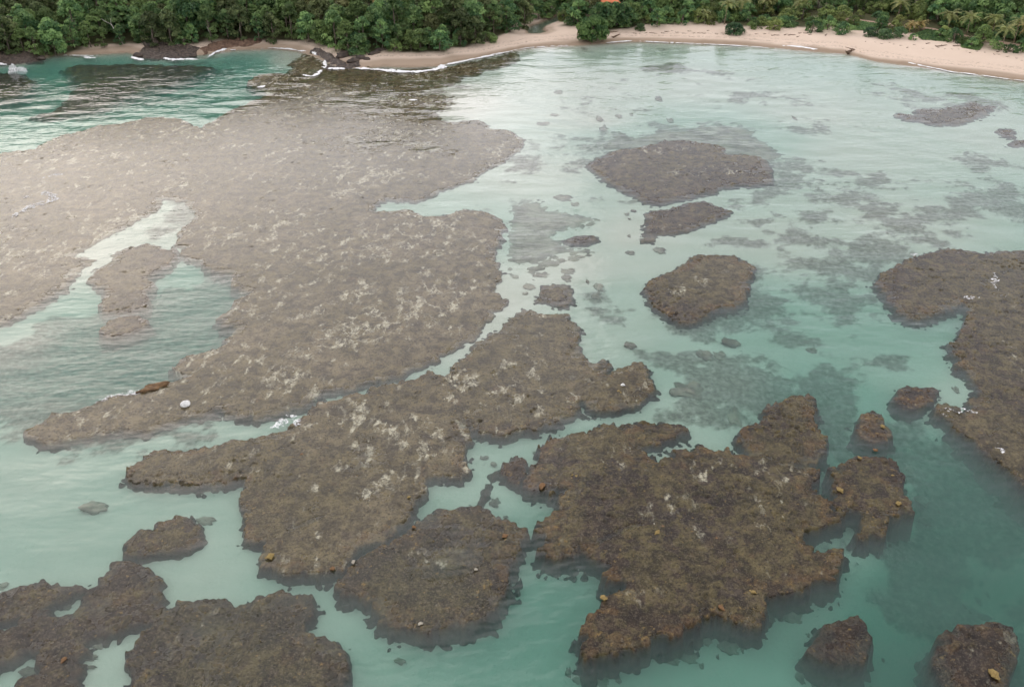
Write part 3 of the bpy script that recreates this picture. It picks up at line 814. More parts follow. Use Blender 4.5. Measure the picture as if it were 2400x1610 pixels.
reef('narrow_reef', [(1500, 549), (1510, 528), (1510, 508), (1528, 492), (1567, 490), (1611, 474), (1649, 469), (1682, 480), (1713, 495), (1688, 510), (1649, 526), (1611, 539), (1580, 549), (1541, 554), (1526, 567), (1503, 564)],
     'narrow pinkish reef patch between the broad pink reef and the oval one', seed=73, pale=0.35, step=.38, olive=.1, rough_edge=.9, top=.05, edge=.9, apron=1.2)
reef('broad_pink_reef', [(1377, 390), (1395, 370), (1431, 357), (1459, 346), (1495, 344), (1534, 336), (1559, 328), (1600, 328), (1662, 334), (1700, 346), (1703, 357), (1739, 359), (1775, 365), (1800, 375), (1812, 400),
     (1810, 425), (1780, 433), (1752, 433), (1726, 433), (1693, 439), (1675, 451), (1636, 459), (1611, 464), (1572, 472), (1541, 477), (1508, 474), (1477, 456), (1444, 439), (1413, 421), (1390, 400)],
     'broad pinkish grey reef patch with white streaks in the middle of the bay', seed=79, pale=0.35, step=.45, olive=.1, top=.04, edge=1.0, apron=1.8, sandy=[(1530, 350, 30, 10, .9), (1600, 350, 30, 10, .6), (1580, 405, 30, 10, .6), (1620, 400, 60, 16, .5), (1720, 400, 40, 16, .6), (1440, 378, 30, 10, .5)])
reef('sunken_reef', [(1400, 348), (1420, 320), (1446, 305), (1470, 305), (1487, 313), (1523, 308), (1546, 295), (1585, 300), (1636, 290), (1688, 287), (1739, 293), (1770, 303), (1775, 316), (1810, 330), (1840, 360), (1820, 380), (1700, 362), (1600, 345), (1480, 360)],
     'smooth sunken reef shelf along the far side of the broad pink reef', seed=83, step=.5, top=-.72, amp=.05, mat='sunken', green=.3, rough_edge=1.5, edge=2.6)
reef('sunken_reef', [(1190, 540), (1196, 480), (1210, 462), (1240, 460), (1280, 468), (1290, 485), (1345, 490), (1425, 512), (1370, 527), (1310, 537), (1305, 550), (1345, 575), (1420, 577), (1390, 590), (1350, 612), (1300, 622),
     (1270, 632), (1245, 652), (1212, 655), (1192, 640), (1184, 590)],
     'grey green sunken reef beside the upper end of the pale channel', seed=89, step=.45, top=-.72, amp=.05, mat='sunken', green=.6, rough_edge=1.6, edge=2.8)
reef('coral_knoll', [(1322, 560), (1352, 550), (1395, 550), (1402, 562), (1372, 572), (1340, 572)], 'tiny flat brown knoll on the grey green sunken reef', seed=97, step=.35, rough_edge=.4, amp=.06)
reef('ragged_reef', [(-120, 1400), (0, 1380), (24, 1373), (47, 1365), (78, 1365), (102, 1356), (131, 1359), (157, 1362), (183, 1352), (201, 1354), (212, 1367), (220, 1357), (222, 1344), (246, 1336), (261, 1318), (285, 1307),
     (308, 1306), (329, 1320), (348, 1328), (356, 1344), (369, 1367), (379, 1399), (374, 1409), (387, 1422), (376, 1435), (363, 1451), (337, 1461), (319, 1459), (285, 1474), (248, 1490), (209, 1498), (199, 1503), (209, 1514),
     (204, 1524), (188, 1532), (193, 1566), (191, 1592), (193, 1680), (20, 1680), (24, 1610), (44, 1592), (73, 1576), (91, 1571), (84, 1561), (86, 1525), (52, 1529), (26, 1548), (0, 1563), (-120, 1590)],
     'ragged purplish brown reef at the lower corner with a pale pool in it', seed=101, step=.21, amp=.15, green=.25, olive=.1, rust=.15, top=.06, apron=.3, dips=[(200, 1440, 160, 50, .15)],
     holes=[[(105, 1420), (146, 1409), (167, 1401), (180, 1393), (188, 1407), (170, 1422), (146, 1433), (125, 1428)], [(-30, 1455), (20, 1452), (48, 1440), (52, 1448), (30, 1460), (0, 1466)]])
reef('dome_reef', [(390, 1425), (408, 1414), (418, 1404), (450, 1400), (491, 1397), (507, 1407), (523, 1401), (557, 1404), (600, 1394), (626, 1388), (663, 1386), (684, 1391), (710, 1391), (739, 1399), (741, 1414), (736, 1433),
     (718, 1451), (715, 1461), (723, 1480), (736, 1485), (741, 1495), (762, 1491), (778, 1501), (799, 1516), (807, 1529), (804, 1540), (812, 1550), (807, 1566), (807, 1582), (799, 1595), (804, 1680), (318, 1680), (313, 1600),
     (305, 1570), (305, 1540), (312, 1510), (325, 1490), (345, 1470), (365, 1450), (380, 1437)],
     'large rounded dark green reef cut by the lower edge of the picture', seed=103, step=.2, amp=.17, green=.55, olive=.1, rust=.25, top=.10, apron=.35, dips=[(600, 1480, 200, 60, .2), (450, 1560, 120, 60, .16), (560, 1590, 100, 30, .2)])
reef('pear_reef', [(288, 1297), (290, 1271), (308, 1250), (332, 1239), (361, 1238), (366, 1224), (392, 1216), (416, 1207), (444, 1208), (457, 1221), (473, 1226), (478, 1247), (473, 1268), (444, 1284), (405, 1291),
     (392, 1294), (358, 1293), (327, 1299), (306, 1302)], 'pear shaped brown reef alone in pale green water above the ragged reef', seed=107, edge_drop=.45, top=.18, apron=.6, step=.22, olive=.3, rough_edge=.6, green=.15)
reef('round_knoll', [(1891, 1506), (1905, 1495), (1915, 1480), (1912, 1464), (1931, 1448), (1962, 1443), (2004, 1439), (2022, 1440), (2040, 1459), (2048, 1477), (2051, 1490), (2035, 1511), (2033, 1527), (2009, 1553),
     (1983, 1558), (1944, 1553), (1910, 1537), (1891, 1524)], 'round dark brown knoll alone on the teal sand near the lower edge', seed=109, step=.18, amp=.2, rust=.3, rough_edge=.6, top=.2, edge_drop=.75, lump=1.25)
reef('round_knoll', [(2195, 1482), (2218, 1464), (2242, 1446), (2270, 1451), (2291, 1454), (2307, 1446), (2325, 1448), (2349, 1451), (2375, 1464), (2391, 1485), (2396, 1514), (2386, 1566), (2362, 1592), (2357, 1680),
     (2215, 1680), (2200, 1590), (2192, 1540)], 'dark brown coral knoll with a yellow lump in the deepest corner', seed=113, step=.18, amp=.22, rust=.35, rough_edge=.7, top=.2, edge_drop=.75, lump=1.25)
reef('bay_reef', [(2098, 267), (2116, 264), (2141, 269), (2146, 254), (2172, 257), (2211, 251), (2249, 246), (2288, 233), (2300, 244), (2336, 246), (2334, 259), (2300, 277), (2275, 285), (2236, 293), (2198, 295), (2159, 287), (2128, 282)],
     'wedge shaped mauve reef patch close to the long beach', seed=127, pale=0.5, step=.45, top=.0, amp=.06, olive=0, rough_edge=2.2, edge=1.2, apron=2)
reef('bay_reef', [(2337, 306), (2348, 301), (2372, 302), (2380, 314), (2374, 324), (2352, 324), (2340, 317)], 'small oval mauve patch offshore of the wedge shaped one', seed=131, step=.5, top=.0, amp=.06, rough_edge=1.4, apron=1)
reef('bay_reef', [(2363, 336), (2380, 326), (2440, 324), (2440, 340), (2390, 344), (2366, 342)], 'flat mauve patch just below the small oval one', seed=137, step=.5, top=.0, amp=.06, rough_edge=1.4, apron=1)
reef('dark_shoal', [(-80, 162), (26, 167), (59, 172), (74, 185), (69, 200), (51, 218), (26, 228), (-80, 236)], 'dark olive shoal under ripples beside the white spray', seed=139, step=.6, top=-.45, amp=.05, rough_edge=1.6, edge=2.0)
reef('dark_shoal', [(77, 267), (128, 251), (159, 221), (180, 192), (167, 174), (144, 157), (180, 146), (257, 148), (321, 146), (385, 151), (436, 148), (500, 152), (475, 167), (436, 185), (398, 195), (334, 205), (295, 223), (244, 246), (180, 257), (115, 272)],
     'long dark rippled shoal across the deep green cove', seed=149, step=.6, top=-.6, amp=.05, rough_edge=2.0, edge=2.4)
# ------------------------------------------------------------------ counting words for labels
_tens = ['', 'twenty', 'thirty', 'forty']
_ones = 'first second third fourth fifth sixth seventh eighth ninth'.split()
ORD = _ones + 'tenth eleventh twelfth thirteenth fourteenth fifteenth sixteenth seventeenth eighteenth nineteenth'.split()
for _t in (1, 2, 3):
    ORD += [['twentieth', 'thirtieth', 'fortieth'][_t - 1]] + [_tens[_t] + '-' + o_ for o_ in _ones]
_seen = {}


def nth(key):
    _seen[key] = _seen.get(key, -1) + 1
    return ORD[_seen[key]]


# ------------------------------------------------------------------ rock shapes
def n3(p, s, seed):
    x, y, z = p[:, 0] * s, p[:, 1] * s, p[:, 2] * s
    return (vn(x + z * .7 + 31, y - z * .6 + 17, seed) + vn(y + x * .5 + 9, z + x * .3 + 5, seed + 1) - 1)


def rock_mesh(name, seed, nu=16, nv=10, rough=0.28, mat=None):
    th = np.linspace(0, 2 * np.pi, nu, endpoint=False)
    ph = np.linspace(-.5 * np.pi, .5 * np.pi, nv)
    T, Pp = np.meshgrid(th, ph)
    p = np.stack([np.cos(Pp) * np.cos(T), np.cos(Pp) * np.sin(T), np.sin(Pp)], -1).reshape(-1, 3)
    r = 1 + rough * n3(p, 1.6, seed) + rough * .7 * n3(p, 3.7, seed + 5)
    p = p * r[:, None]
    p[:, 2] = np.where(p[:, 2] < -.35, -.35 + (p[:, 2] + .35) * .25, p[:, 2])
    i = np.arange(nu * nv).reshape(nv, nu)
    F = np.stack([i[:-1], np.roll(i, -1, 1)[:-1], np.roll(i, -1, 1)[1:], i[1:]], -1).reshape(-1, 4)
    me = bpy.data.meshes.new(name)
    me.from_pydata([tuple(v) for v in p], [], [tuple(f) for f in F])
    for k in ('sandy', 'olive', 'green', 'rust'):
        a = me.attributes.new(k, 'FLOAT', 'POINT')
    me.polygons.foreach_set('use_smooth', np.ones(len(me.polygons), bool))
    if mat:
        me.materials.append(mat)
    return me


def place_mesh(name, me, loc, scale, rz=0.0, label=None, cat=None, group=None, rx=0.0):
    o = bpy.data.objects.new(name, me)
    COL.objects.link(o)
    o.location, o.scale, o.rotation_euler = loc, scale, (rx, 0, rz)
    return tag(o, label, cat, group)


def gz(x, y):
    return float(ground_z(np.array([x], float), np.array([y], float))[0])


HEADS = [rock_mesh('coral_clump', 200 + i, 26, 15, .85, M['sunken']) for i in range(4)]
HEAD_PX = {
    'pale diagonal channel': [(1333, 636, 15, 6), (1328, 651, 9, 7), (1377, 659, 4, 4), (1240, 672, 12, 6), (1403, 669, 9, 7), (1232, 688, 6, 3), (1400, 690, 10, 7), (1270, 645, 14, 5)],
    'shallow bay water': [(1320, 462, 16, 6), (1349, 477, 9, 4), (1477, 591, 9, 4), (1475, 554, 4, 3), (1546, 585, 12, 6), (1485, 494, 7, 3), (1470, 502, 6, 3), (1475, 513, 4, 2), (1300, 270, 9, 3), (1450, 273, 7, 4),
                          (1572, 280, 8, 5), (1405, 280, 8, 6), (1415, 300, 8, 6), (1275, 290, 14, 4), (1480, 268, 5, 3), (2080, 545, 6, 2), (2210, 572, 7, 3), (1545, 232, 8, 5), (1310, 217, 8, 4), (1862, 277, 6, 5), (2350, 250, 7, 9)],
    'green water above the great reef': [(1477, 805, 13, 7), (1652, 823, 15, 10), (1690, 824, 14, 9), (1713, 792, 20, 9), (1725, 965, 14, 18), (1616, 908, 32, 15), (2139, 1069, 17, 11), (2244, 906, 10, 7), (2172, 1120, 18, 14), (2185, 1150, 18, 14), (2223, 1131, 6, 5), (1905, 805, 12, 5)],
    'teal sand below the great reef': [(1335, 1536, 6, 9), (1621, 1501, 17, 10), (1587, 1511, 12, 6), (1652, 1521, 7, 6), (1715, 1477, 20, 13), (1749, 1486, 5, 5), (1660, 1461, 14, 10), (1417, 1558, 14, 9), (1454, 1555, 7, 5), (1357, 1553, 10, 7),
                                              (1868, 1406, 24, 12), (1810, 1409, 14, 11), (1978, 1371, 4, 4), (1905, 1448, 6, 4), (1925, 1568, 12, 9), (1996, 1582, 14, 8), (1931, 1595, 8, 6), (1886, 1545, 11, 11), (935, 1525, 10, 6), (1690, 1500, 5, 4)],
    'deep eastern water': [(2158, 1589, 9, 7), (2331, 1435, 14, 12), (2093, 1477, 6, 4), (2297, 1331, 8, 6), (2344, 1354, 18, 8), (2229, 1357, 8, 6), (2354, 1299, 8, 6), (2331, 1312, 9, 9), (2205, 1341, 7, 5), (2374, 1402, 5, 5), (2310, 1345, 7, 5)],
    'pale green western water': [(480, 1208, 13, 8), (217, 1180, 22, 12), (230, 1505, 6, 5), (207, 1532, 14, 6), (60, 1561, 11, 10), (206, 1554, 8, 3), (-2, 1362, 10, 8), (152, 1412, 5, 4)],
    'sand inlet beside the round reef': [(1136, 1062, 9, 4), (1157, 1077, 6, 5), (1160, 1165, 9, 8), (1185, 1192, 4, 3), (1253, 1048, 4, 3)],
}
k = 0
for where, lst in HEAD_PX.items():
    for px, py, rx, ry in sorted(lst):
        x, y = G(px, py, -.4)
        ex = abs(G(px + rx, py)[0] - x) * 1.05
        ey = .5 * abs(G(px, py - ry)[1] - G(px, py + ry)[1])
        zb = gz(x, y)
        h = min(max(.35, .4 * min(ex, ey)), max(.08, -zb * .4))
        place_mesh('coral_clump', HEADS[k % 4], (x, y, zb + h * .2), (ex, ey, h), 0, f'dark coral lump, {nth(where)} from the west sunk in the {where}', 'coral', 'coral heads in the ' + where)
        k += 1

reef('sunken_ridge', [(1160, 1088), (1166, 1090), (1162, 1108), (1150, 1130), (1140, 1152), (1124, 1176), (1116, 1174), (1130, 1148), (1142, 1122)], 'narrow dark ridge sunk in the sand inlet beside the round reef', seed=171, top=-.9, amp=.08, step=.2, rough_edge=.35, edge=.5)
# ------------------------------------------------------------------ stones and bright corals lying on the reefs
STONE = {k: [rock_mesh('stone', 300 + i * 7 + j, 22, 13, .55, M[k]) for j in range(2)] for i, k in enumerate(('whiterock', 'yellow', 'orange', 'palest', 'brownrock'))}
for j, (px, py, size, m, lab) in enumerate([
        (435, 949, .95, 'whiterock', 'rounded white boulder standing on the arm of the broad reef flat'),
        (1460, 904, .72, 'whiterock', 'white stone on the eastern lobe of the olive reef'),
        (1449, 917, .5, 'yellow', 'yellow stone beside the white one on the olive reef'),
        (1455, 921, .4, 'yellow', 'smaller yellow stone just below the other by the white stone'),
        (1352, 1115, .62, 'yellow', 'bright yellow coral lump near the western end of the great reef'),
        (1341, 1114, .32, 'yellow', 'little yellow coral beside the bright yellow lump'),
        (1356, 1163, .35, 'palest', 'small pale stone in the upper middle of the great reef'),
        (1540, 1249, .75, 'yellow', 'golden coral lump in the centre of the great reef'),
        (1553, 1234, .45, 'orange', 'orange coral bit just above the golden lump'),
        (1533, 1228, .32, 'palest', 'tiny pale stone near the golden coral lump'),
        (1680, 1262, .4, 'orange', 'orange coral spot on the eastern half of the great reef'),
        (1737, 1325, .6, 'yellow', 'yellow coral lump at the end of the crack in the great reef'),
        (1758, 1312, .55, 'orange', 'orange coral lump above the crack end in the great reef'),
        (1765, 1388, .7, 'yellow', 'yellow coral crust on the lower rim of the great reef'),
        (1820, 1333, .55, 'yellow', 'yellow coral pair on the eastern arm of the great reef'),
        (1834, 1343, .42, 'palest', 'pale coral near the yellow pair on the eastern arm'),
        (1835, 1225, .4, 'palest', 'pale slender stone on the upper eastern arm of the great reef'),
        (707, 1065, .5, 'orange', 'orange coral chunk on the long olive lobe'),
        (958, 1165, .45, 'yellow', 'yellow coral bit on the rusty rim of the olive lobe'),
        (722, 999, .62, 'palest', 'pale rounded stone beside the white splash'),
        (1184, 1257, .95, 'orange', 'orange coral patch on the round reef'),
        (1115, 1335, .55, 'palest', 'pale coral knob inside the round reef'),
        (828, 1318, .75, 'palest', 'pinkish coral knob where the round reef meets the olive lobe'),
        (970, 1236, .6, 'orange', 'reddish coral knob on the upper rim of the round reef'),
        (985, 1462, .65, 'palest', 'pale coral knob on the lower rim of the round reef'),
        (632, 1305, .9, 'yellow', 'ochre coral lump at the western tip of the olive lobe'),
        (780, 1333, .8, 'orange', 'tan coral cluster on the lower rim of the olive lobe'),
        (149, 1547, .8, 'orange', 'orange coral patch on the ragged corner reef'),
        (2328, 1580, 1.3, 'yellow', 'yellow domed coral on the knoll in the deepest corner'),
        (2015, 1074, .55, 'yellow', 'yellow coral on the upper rim of the lobed reef'),
        (2052, 1056, .8, 'orange', 'tan coral lump in the water above the lobed reef'),
        (1969, 1150, .9, 'yellow', 'yellow coral cluster on the western side of the lobed reef'),
        (2105, 1180, .8, 'yellow', 'yellow coral cluster on the lower side of the lobed reef'),
        (2092, 1115, .4, 'yellow', 'little yellow coral on the eastern side of the lobed reef'),
        (2068, 1000, .75, 'yellow', 'ochre coral patch on the ochre brown knoll'),
        (1690, 1425, .9, 'orange', 'rust coral lobe on the lower rim of the great reef'),
        (1414, 1402, .8, 'yellow', 'yellow coral streak on the western rim of the great reef'),
        (639, 865, .5, 'palest', 'pale stone on the lower part of the reef flat'),
        (687, 872, .45, 'palest', 'second pale stone near the lower edge of the reef flat'),
        (1270, 1140, 1.3, 'orange', 'orange yellow coral crust at the western corner of the great reef')]):
    x, y = G(px, py, .15)
    flat = .8 if m == 'whiterock' else .26
    size *= 1.0 if j == 0 else (.5 if m in ('palest', 'orange') else .6)
    zb = .12 if py < 1560 else .1
    place_mesh('white_boulder' if j == 0 else 'coral_stone', rock_mesh('stone', 777, 20, 12, .16, M[m]) if j == 0 else STONE[m][j % 2], (x, y, zb + .13 + size * .1), (size, size * random.uniform(.7, 1.05), size * flat), random.uniform(0, 3), lab, 'boulder' if j == 0 else 'stone')
x, y = G(363, 906, .4)
o = place_mesh('brown_rock', STONE['brownrock'][0], (x, y, .3), (2.9, .95, .75), RAD(26), 'long orange brown rock on the edge of the reef arm', 'rock')

# ------------------------------------------------------------------ rocky ledges and boulders on the shore
def ledge(polys, label, mat, top, seed, amp=.5):
    P = GP(polys, .5)
    lo, hi = P.min(0) - 3, P.max(0) + 3
    st = .4
    gx, gy = np.arange(lo[0], hi[0], st), np.arange(lo[1], hi[1], st)
    X, Y = np.meshgrid(gx, gy)
    s = sdf(P, X, Y).reshape(X.shape) + fbm(X, Y, 3.5, 4, seed, .6) * 1.8
    bed = ground_z(X.ravel(), Y.ravel()).reshape(X.shape)
    k = sstep(-.8, 3.2, s)
    w1, r1 = worley(X + fbm(X, Y, 2, 2, seed) * .8, Y, 2.6, seed + 9)
    Zr = bed - .5 + k * (top * .7 + amp * (np.abs(fbm(X, Y, 3.2, 4, seed + 3, .65)) * 1.6 + (.7 - w1) * (r1 + .2) * 2.2 - .3)) + .35 * k
    cell = (s[:-1, :-1] > -1.4) | (s[1:, 1:] > -1.4)
    V, F, A = compact(np.stack([X.ravel(), Y.ravel(), Zr.ravel()], -1), grid_faces(len(gy), len(gx), cell), {})
    c = V.mean(0); c[2] = 0
    return tag(mesh_obj('rock_ledge', V - c, F, M[mat], loc=tuple(c)), label, 'rock')


ledge([(-90, 138), (20, 130), (70, 130), (95, 132), (103, 140), (70, 145), (20, 149), (-90, 157)], 'dark rock ledge at the foot of the wood behind the white spray', 'rock', 1.0, 5, .5)
ledge([(305, 130), (330, 119), (350, 109), (400, 111), (440, 113), (472, 118), (468, 128), (430, 135), (400, 138), (370, 137), (335, 136), (315, 135)], 'dark rock ledge with surf beyond the little sand pocket', 'rock', .9, 15, .55)
ledge([(470, 119), (500, 107), (560, 99), (620, 99), (610, 108), (550, 114), (500, 122), (475, 128)], 'reddish brown rocky bank under the trees of the green cove', 'redrock', 1.0, 25, .5)
ledge([(718, 122), (745, 118), (765, 125), (790, 140), (815, 150), (842, 147), (846, 156), (815, 161), (790, 159), (768, 148), (742, 133)], 'dark rock spine running from the sand point into the surf', 'rock', 1.2, 35, .7)
BOULD = [rock_mesh('boulder', 400 + i, 14, 9, .42, M['rock']) for i in range(3)]
for j, (px, py, a, b, h, rz, lab) in enumerate([
        (808, 141, 4.2, 1.4, 1.5, .7, 'long dark boulder leaning on the sand point'), (828, 150, 3.0, 1.5, 1.3, .5, 'dark boulder at the seaward end of the sand point'),
        (845, 146, 2.4, 1.2, 1.2, .4, 'dark boulder where the sand point meets the beach'), (772, 159, 1.5, 1.0, .9, .2, 'small dark rock standing in the white surf'),
        (860, 147, 1.6, 1.0, .8, .1, 'brown low boulder on the wet sand'), (877, 137, 3.4, .9, .9, .8, 'slanting dark rock rib under the bushes'),
        (890, 131, 2.6, .8, .8, .6, 'short dark rock rib above the slanting one'), (96, 137, 2.0, 1.3, 1.2, 0, 'dark boulder at the end of the wooded ledge'),
        (322, 132, 2.2, 1.6, 1.4, .4, 'dark boulder at the western end of the surf ledge'), (355, 116, 3.0, 2.0, 2.6, .3, 'tall dark boulder beside the sand pocket'),
        (452, 131, 1.8, 1.2, 1.0, .2, 'dark boulder at the eastern end of the surf ledge'), (412, 137, 1.4, 1.0, .8, .2, 'low dark boulder in front of the surf ledge')]):
    x, y = G(px, py, .4)
    place_mesh('shore_boulder', BOULD[j % 3], (x, y, max(gz(x, y), 0) + h * .25), (a, b, h), rz, lab, 'boulder')

# ------------------------------------------------------------------ foam and breaking water
def foam(pts, width, label, seed, height=.12, thr=0.0, step=.4, fill=.5, mat='foam'):
    L = GP(pts)
    lo, hi = L.min(0) - width * 2 - 1, L.max(0) + width * 2 + 1
    gx, gy = np.arange(lo[0], hi[0], step), np.arange(lo[1], hi[1], step)
    X, Y = np.meshgrid(gx, gy)
    d, p = ldist(L, X, Y)
    d, p = d.reshape(X.shape), p.reshape(X.shape)
    wv = width * (.35 + .65 * np.sin(np.clip(p, .02, .98) * np.pi) ** .6) * (1 + .6 * fbm(p * 60, p * 7, 5, 3, seed))
    m = wv - d + fbm(X, Y, width * 1.4 + .6, 4, seed + 1, .65) * width * .9
    m = np.minimum(m, (fbm(X, Y, step * 3, 3, seed + 5) + fill) * 2)
    z = np.maximum(ground_z(X.ravel(), Y.ravel()).reshape(X.shape), .16) + .05 + height * np.clip(m, 0, 1.2) * (.6 + .8 * np.abs(fbm(X, Y, 1.1, 3, seed + 9)))
    c4 = (m[:-1, :-1] + m[1:, :-1] + m[:-1, 1:] + m[1:, 1:]) / 4
    cell = c4 > thr
    if cell.sum() < 3:
        return None
    V, F, A = compact(np.stack([X.ravel(), Y.ravel(), z.ravel()], -1), grid_faces(len(gy), len(gx), cell), {})
    c = V.mean(0); c[2] = 0
    return tag(mesh_obj('surf_foam', V - c, F, M[mat], smooth=True, loc=tuple(c)), label, 'foam')


for j, a in enumerate([
        ([(145, 131), (180, 131), (215, 132), (230, 131)], .7, 'thin foam line along the little sand pocket', .1),
        ([(196, 134), (210, 137), (222, 137)], 1.4, 'patch of foam off the little sand pocket', .2),
        ([(308, 134), (320, 139), (336, 142)], 1.8, 'white surf at the western end of the surf ledge', .5),
        ([(366, 133), (377, 133)], .9, 'small foam streak in the middle of the surf ledge', .2),
        ([(388, 138), (400, 141), (420, 141), (440, 140), (462, 141)], 1.9, 'broad white surf below the surf ledge', .5),
        ([(392, 134), (405, 133)], 1.4, 'white splash climbing the surf ledge', .8),
        ([(488, 135), (505, 124), (525, 119), (552, 118)], 1.0, 'foam curve under the reddish bank', .25),
        ([(612, 115), (640, 114), (680, 117), (705, 121), (720, 124)], .7, 'fine foam line along the shore of the green cove', .1),
        ([(733, 128), (745, 132), (755, 134)], 1.2, 'foam beside the upper part of the rock spine', .4),
        ([(762, 143), (760, 152), (765, 157)], 1.2, 'foam curl beside the middle of the rock spine', .4),
        ([(756, 158), (770, 162), (790, 163), (806, 163)], 1.8, 'bright surf round the tip of the rock spine', .6),
        ([(754, 165), (745, 174), (735, 180), (722, 180), (710, 176)], 1.2, 'hooked foam trail off the rock spine', .2),
        ([(838, 161), (870, 164), (905, 166), (940, 170), (975, 170), (1010, 166), (1036, 160)], 2.3, 'long white breaker in front of the wet sand', .5),
        ([(1025, 163), (1034, 158), (1042, 160)], 2.4, 'bright curl at the end of the long breaker', .9),
        ([(1040, 154), (1080, 146), (1120, 138), (1160, 129), (1200, 121)], 1.3, 'foam line running along the widening beach', .25),
        ([(1205, 119), (1240, 113), (1290, 110), (1330, 108)], .6, 'thin wash line below the stream mouth', .08),
        ([(1420, 102), (1450, 99), (1478, 97)], .9, 'short foam line near the round tree', .15),
        ([(1500, 98), (1560, 101), (1640, 104)], .85, 'faint wash line along the middle of the beach', .08),
        ([(1640, 104), (1700, 107), (1760, 110), (1800, 114)], .7, 'narrow white wash line below the rounded bush', .12),
        ([(1838, 110), (1860, 111), (1890, 115), (1915, 118)], 1.6, 'pale sheet of foam left on the sand', .05),
        ([(2130, 150), (2160, 156), (2200, 163), (2230, 170), (2260, 173), (2300, 178), (2350, 185), (2400, 191)], .9, 'long wash line along the eastern beach', .15),
        ([(-30, 150), (0, 151), (12, 153)], 1.6, 'white surf on the ledge at the picture edge', .5),
        ([(35, 508), (60, 492), (85, 481), (110, 473), (126, 469), (120, 460), (106, 455), (104, 450)], 2.0, 'bent white foam streak on the western reef flat', .25),
        ([(58, 464), (70, 461)], 1.2, 'foam fleck above the bent white streak', .2),
        ([(104, 416), (122, 411), (142, 410)], 1.6, 'narrow foam fleck on the upper reef flat', .15),
        ([(128, 392), (138, 388)], .8, 'tiny foam fleck high on the reef flat', .15),
        ([(608, 207), (618, 203)], 1.4, 'white foam spot off the green cove', .3),
        ([(960, 236), (976, 236)], 1.2, 'foam spot on the flat below the long breaker', .2),
        ([(290, 926), (305, 922), (322, 921), (336, 918)], 1.1, 'frothy water against the long orange brown rock', .2),
        ([(225, 945), (260, 932), (285, 926)], .7, 'broken foam along the upper edge of the reef arm', .1),
        ([(655, 1000), (668, 985), (680, 978), (694, 985), (702, 997)], 1.3, 'white splash at the mouth of the crack between the reefs', .5),
        ([(632, 1005), (650, 998), (660, 985)], .7, 'foam trail behind the white splash', .1),
        ([(2138, 600), (2150, 597)], 1.0, 'white ripple on the upper rim of the eastern reef', .2),
        ([(2330, 640), (2334, 655), (2328, 668), (2338, 682)], .9, 'broken foam down the eastern reef', .25),
        ([(2262, 700), (2280, 698), (2298, 700)], 1.1, 'white foam patch in the hollow of the eastern reef', .25),
        ([(2205, 970), (2215, 975), (2232, 985)], .35, 'curved foam edge round the outer knob of the eastern reef', .1),
        ([(2222, 962), (2240, 966), (2262, 962), (2280, 968), (2295, 978)], .9, 'lacy foam across the outer knob of the eastern reef', .15),
        ([(2338, 1042), (2345, 1055), (2352, 1066)], .9, 'white water drop at the lower rim of the eastern reef', .3)]):
    far = a[0][0][1] < 300
    foam(a[0], a[1] * .72 if far else a[1] * .8, a[2], 500 + j * 11, a[3], step=.4 if far else .17, fill=.42 if far else .12, mat='surf' if far else 'foam')
# spray bursting over the outer rock
x, y = G(38, 166, .5)
sp = rock_mesh('wave_spray', 611, 40, 22, .95, M['foam'])
o = place_mesh('wave_spray', sp, (x, y, .3), (2.8, 1.9, 2.6), .3, 'white burst of spray over the outer rock by the dark shoal', 'spray')
foam([(24, 172), (34, 168), (45, 163)], 1.2, 'white foam trailing from the burst of spray', 640, .5)

# ------------------------------------------------------------------ trees
def leaf_cloud(centers, radii, per, size, rng, squash=.85, spread=.55):
    P, Nn, T = [], [], []
    for c, r in zip(centers, radii):
        k = int(per * (r / 1.6) ** 2)
        d = rng.normal(size=(k, 3))
        d[:, 2] = np.abs(d[:, 2]) * 1.1 - .35 * rng.random(k)
        d /= np.linalg.norm(d, axis=1)[:, None]
        rr = r * (.72 + .36 * rng.random(k))
        P.append(c + d * rr[:, None] * np.array([1, 1, squash]))
        nn = d + rng.normal(size=(k, 3)) * spread
        Nn.append(nn / np.linalg.norm(nn, axis=1)[:, None])
        T.append(np.clip(rng.random() ** 1.3 * .95 + rng.normal(size=k) * .13, 0, 1))
    P, Nn, T = np.concatenate(P), np.concatenate(Nn), np.concatenate(T)
    ref = rng.normal(size=P.shape)
    u = np.cross(Nn, ref); u /= np.linalg.norm(u, axis=1)[:, None]
    v = np.cross(Nn, u)
    s = (size * (.6 + .8 * rng.random(len(P))))[:, None]
    a = .62
    V = np.stack([P - u * s, P - v * s * a, P + u * s, P + v * s * a], 1).reshape(-1, 3)
    F = np.arange(len(V)).reshape(-1, 4)
    return V, F, np.repeat(T, 4)


def tube(path, rad, sides=7):
    path = [Vector(p) for p in path]
    V, F = [], []
    for i, p in enumerate(path):
        t = (path[min(i + 1, len(path) - 1)] - path[max(i - 1, 0)]).normalized()
        a = t.orthogonal().normalized()
        b = t.cross(a)
        for k in range(sides):
            an = 2 * math.pi * k / sides
            V.append(p + (a * math.cos(an) + b * math.sin(an)) * rad[i])
    for i in range(len(path) - 1):
        for k in range(sides):
            F.append((i * sides + k, i * sides + (k + 1) % sides, (i + 1) * sides + (k + 1) % sides, (i + 1) * sides + k))
    F.append(tuple(range(sides))[::-1])
    F.append(tuple(range((len(path) - 1) * sides, len(path) * sides)))
    return V, F


def join(parts):
    V, F = [], []
    for v, f in parts:
        b = len(V)
        V += list(v)
        F += [tuple(i + b for i in q) for q in f]
    return V, F


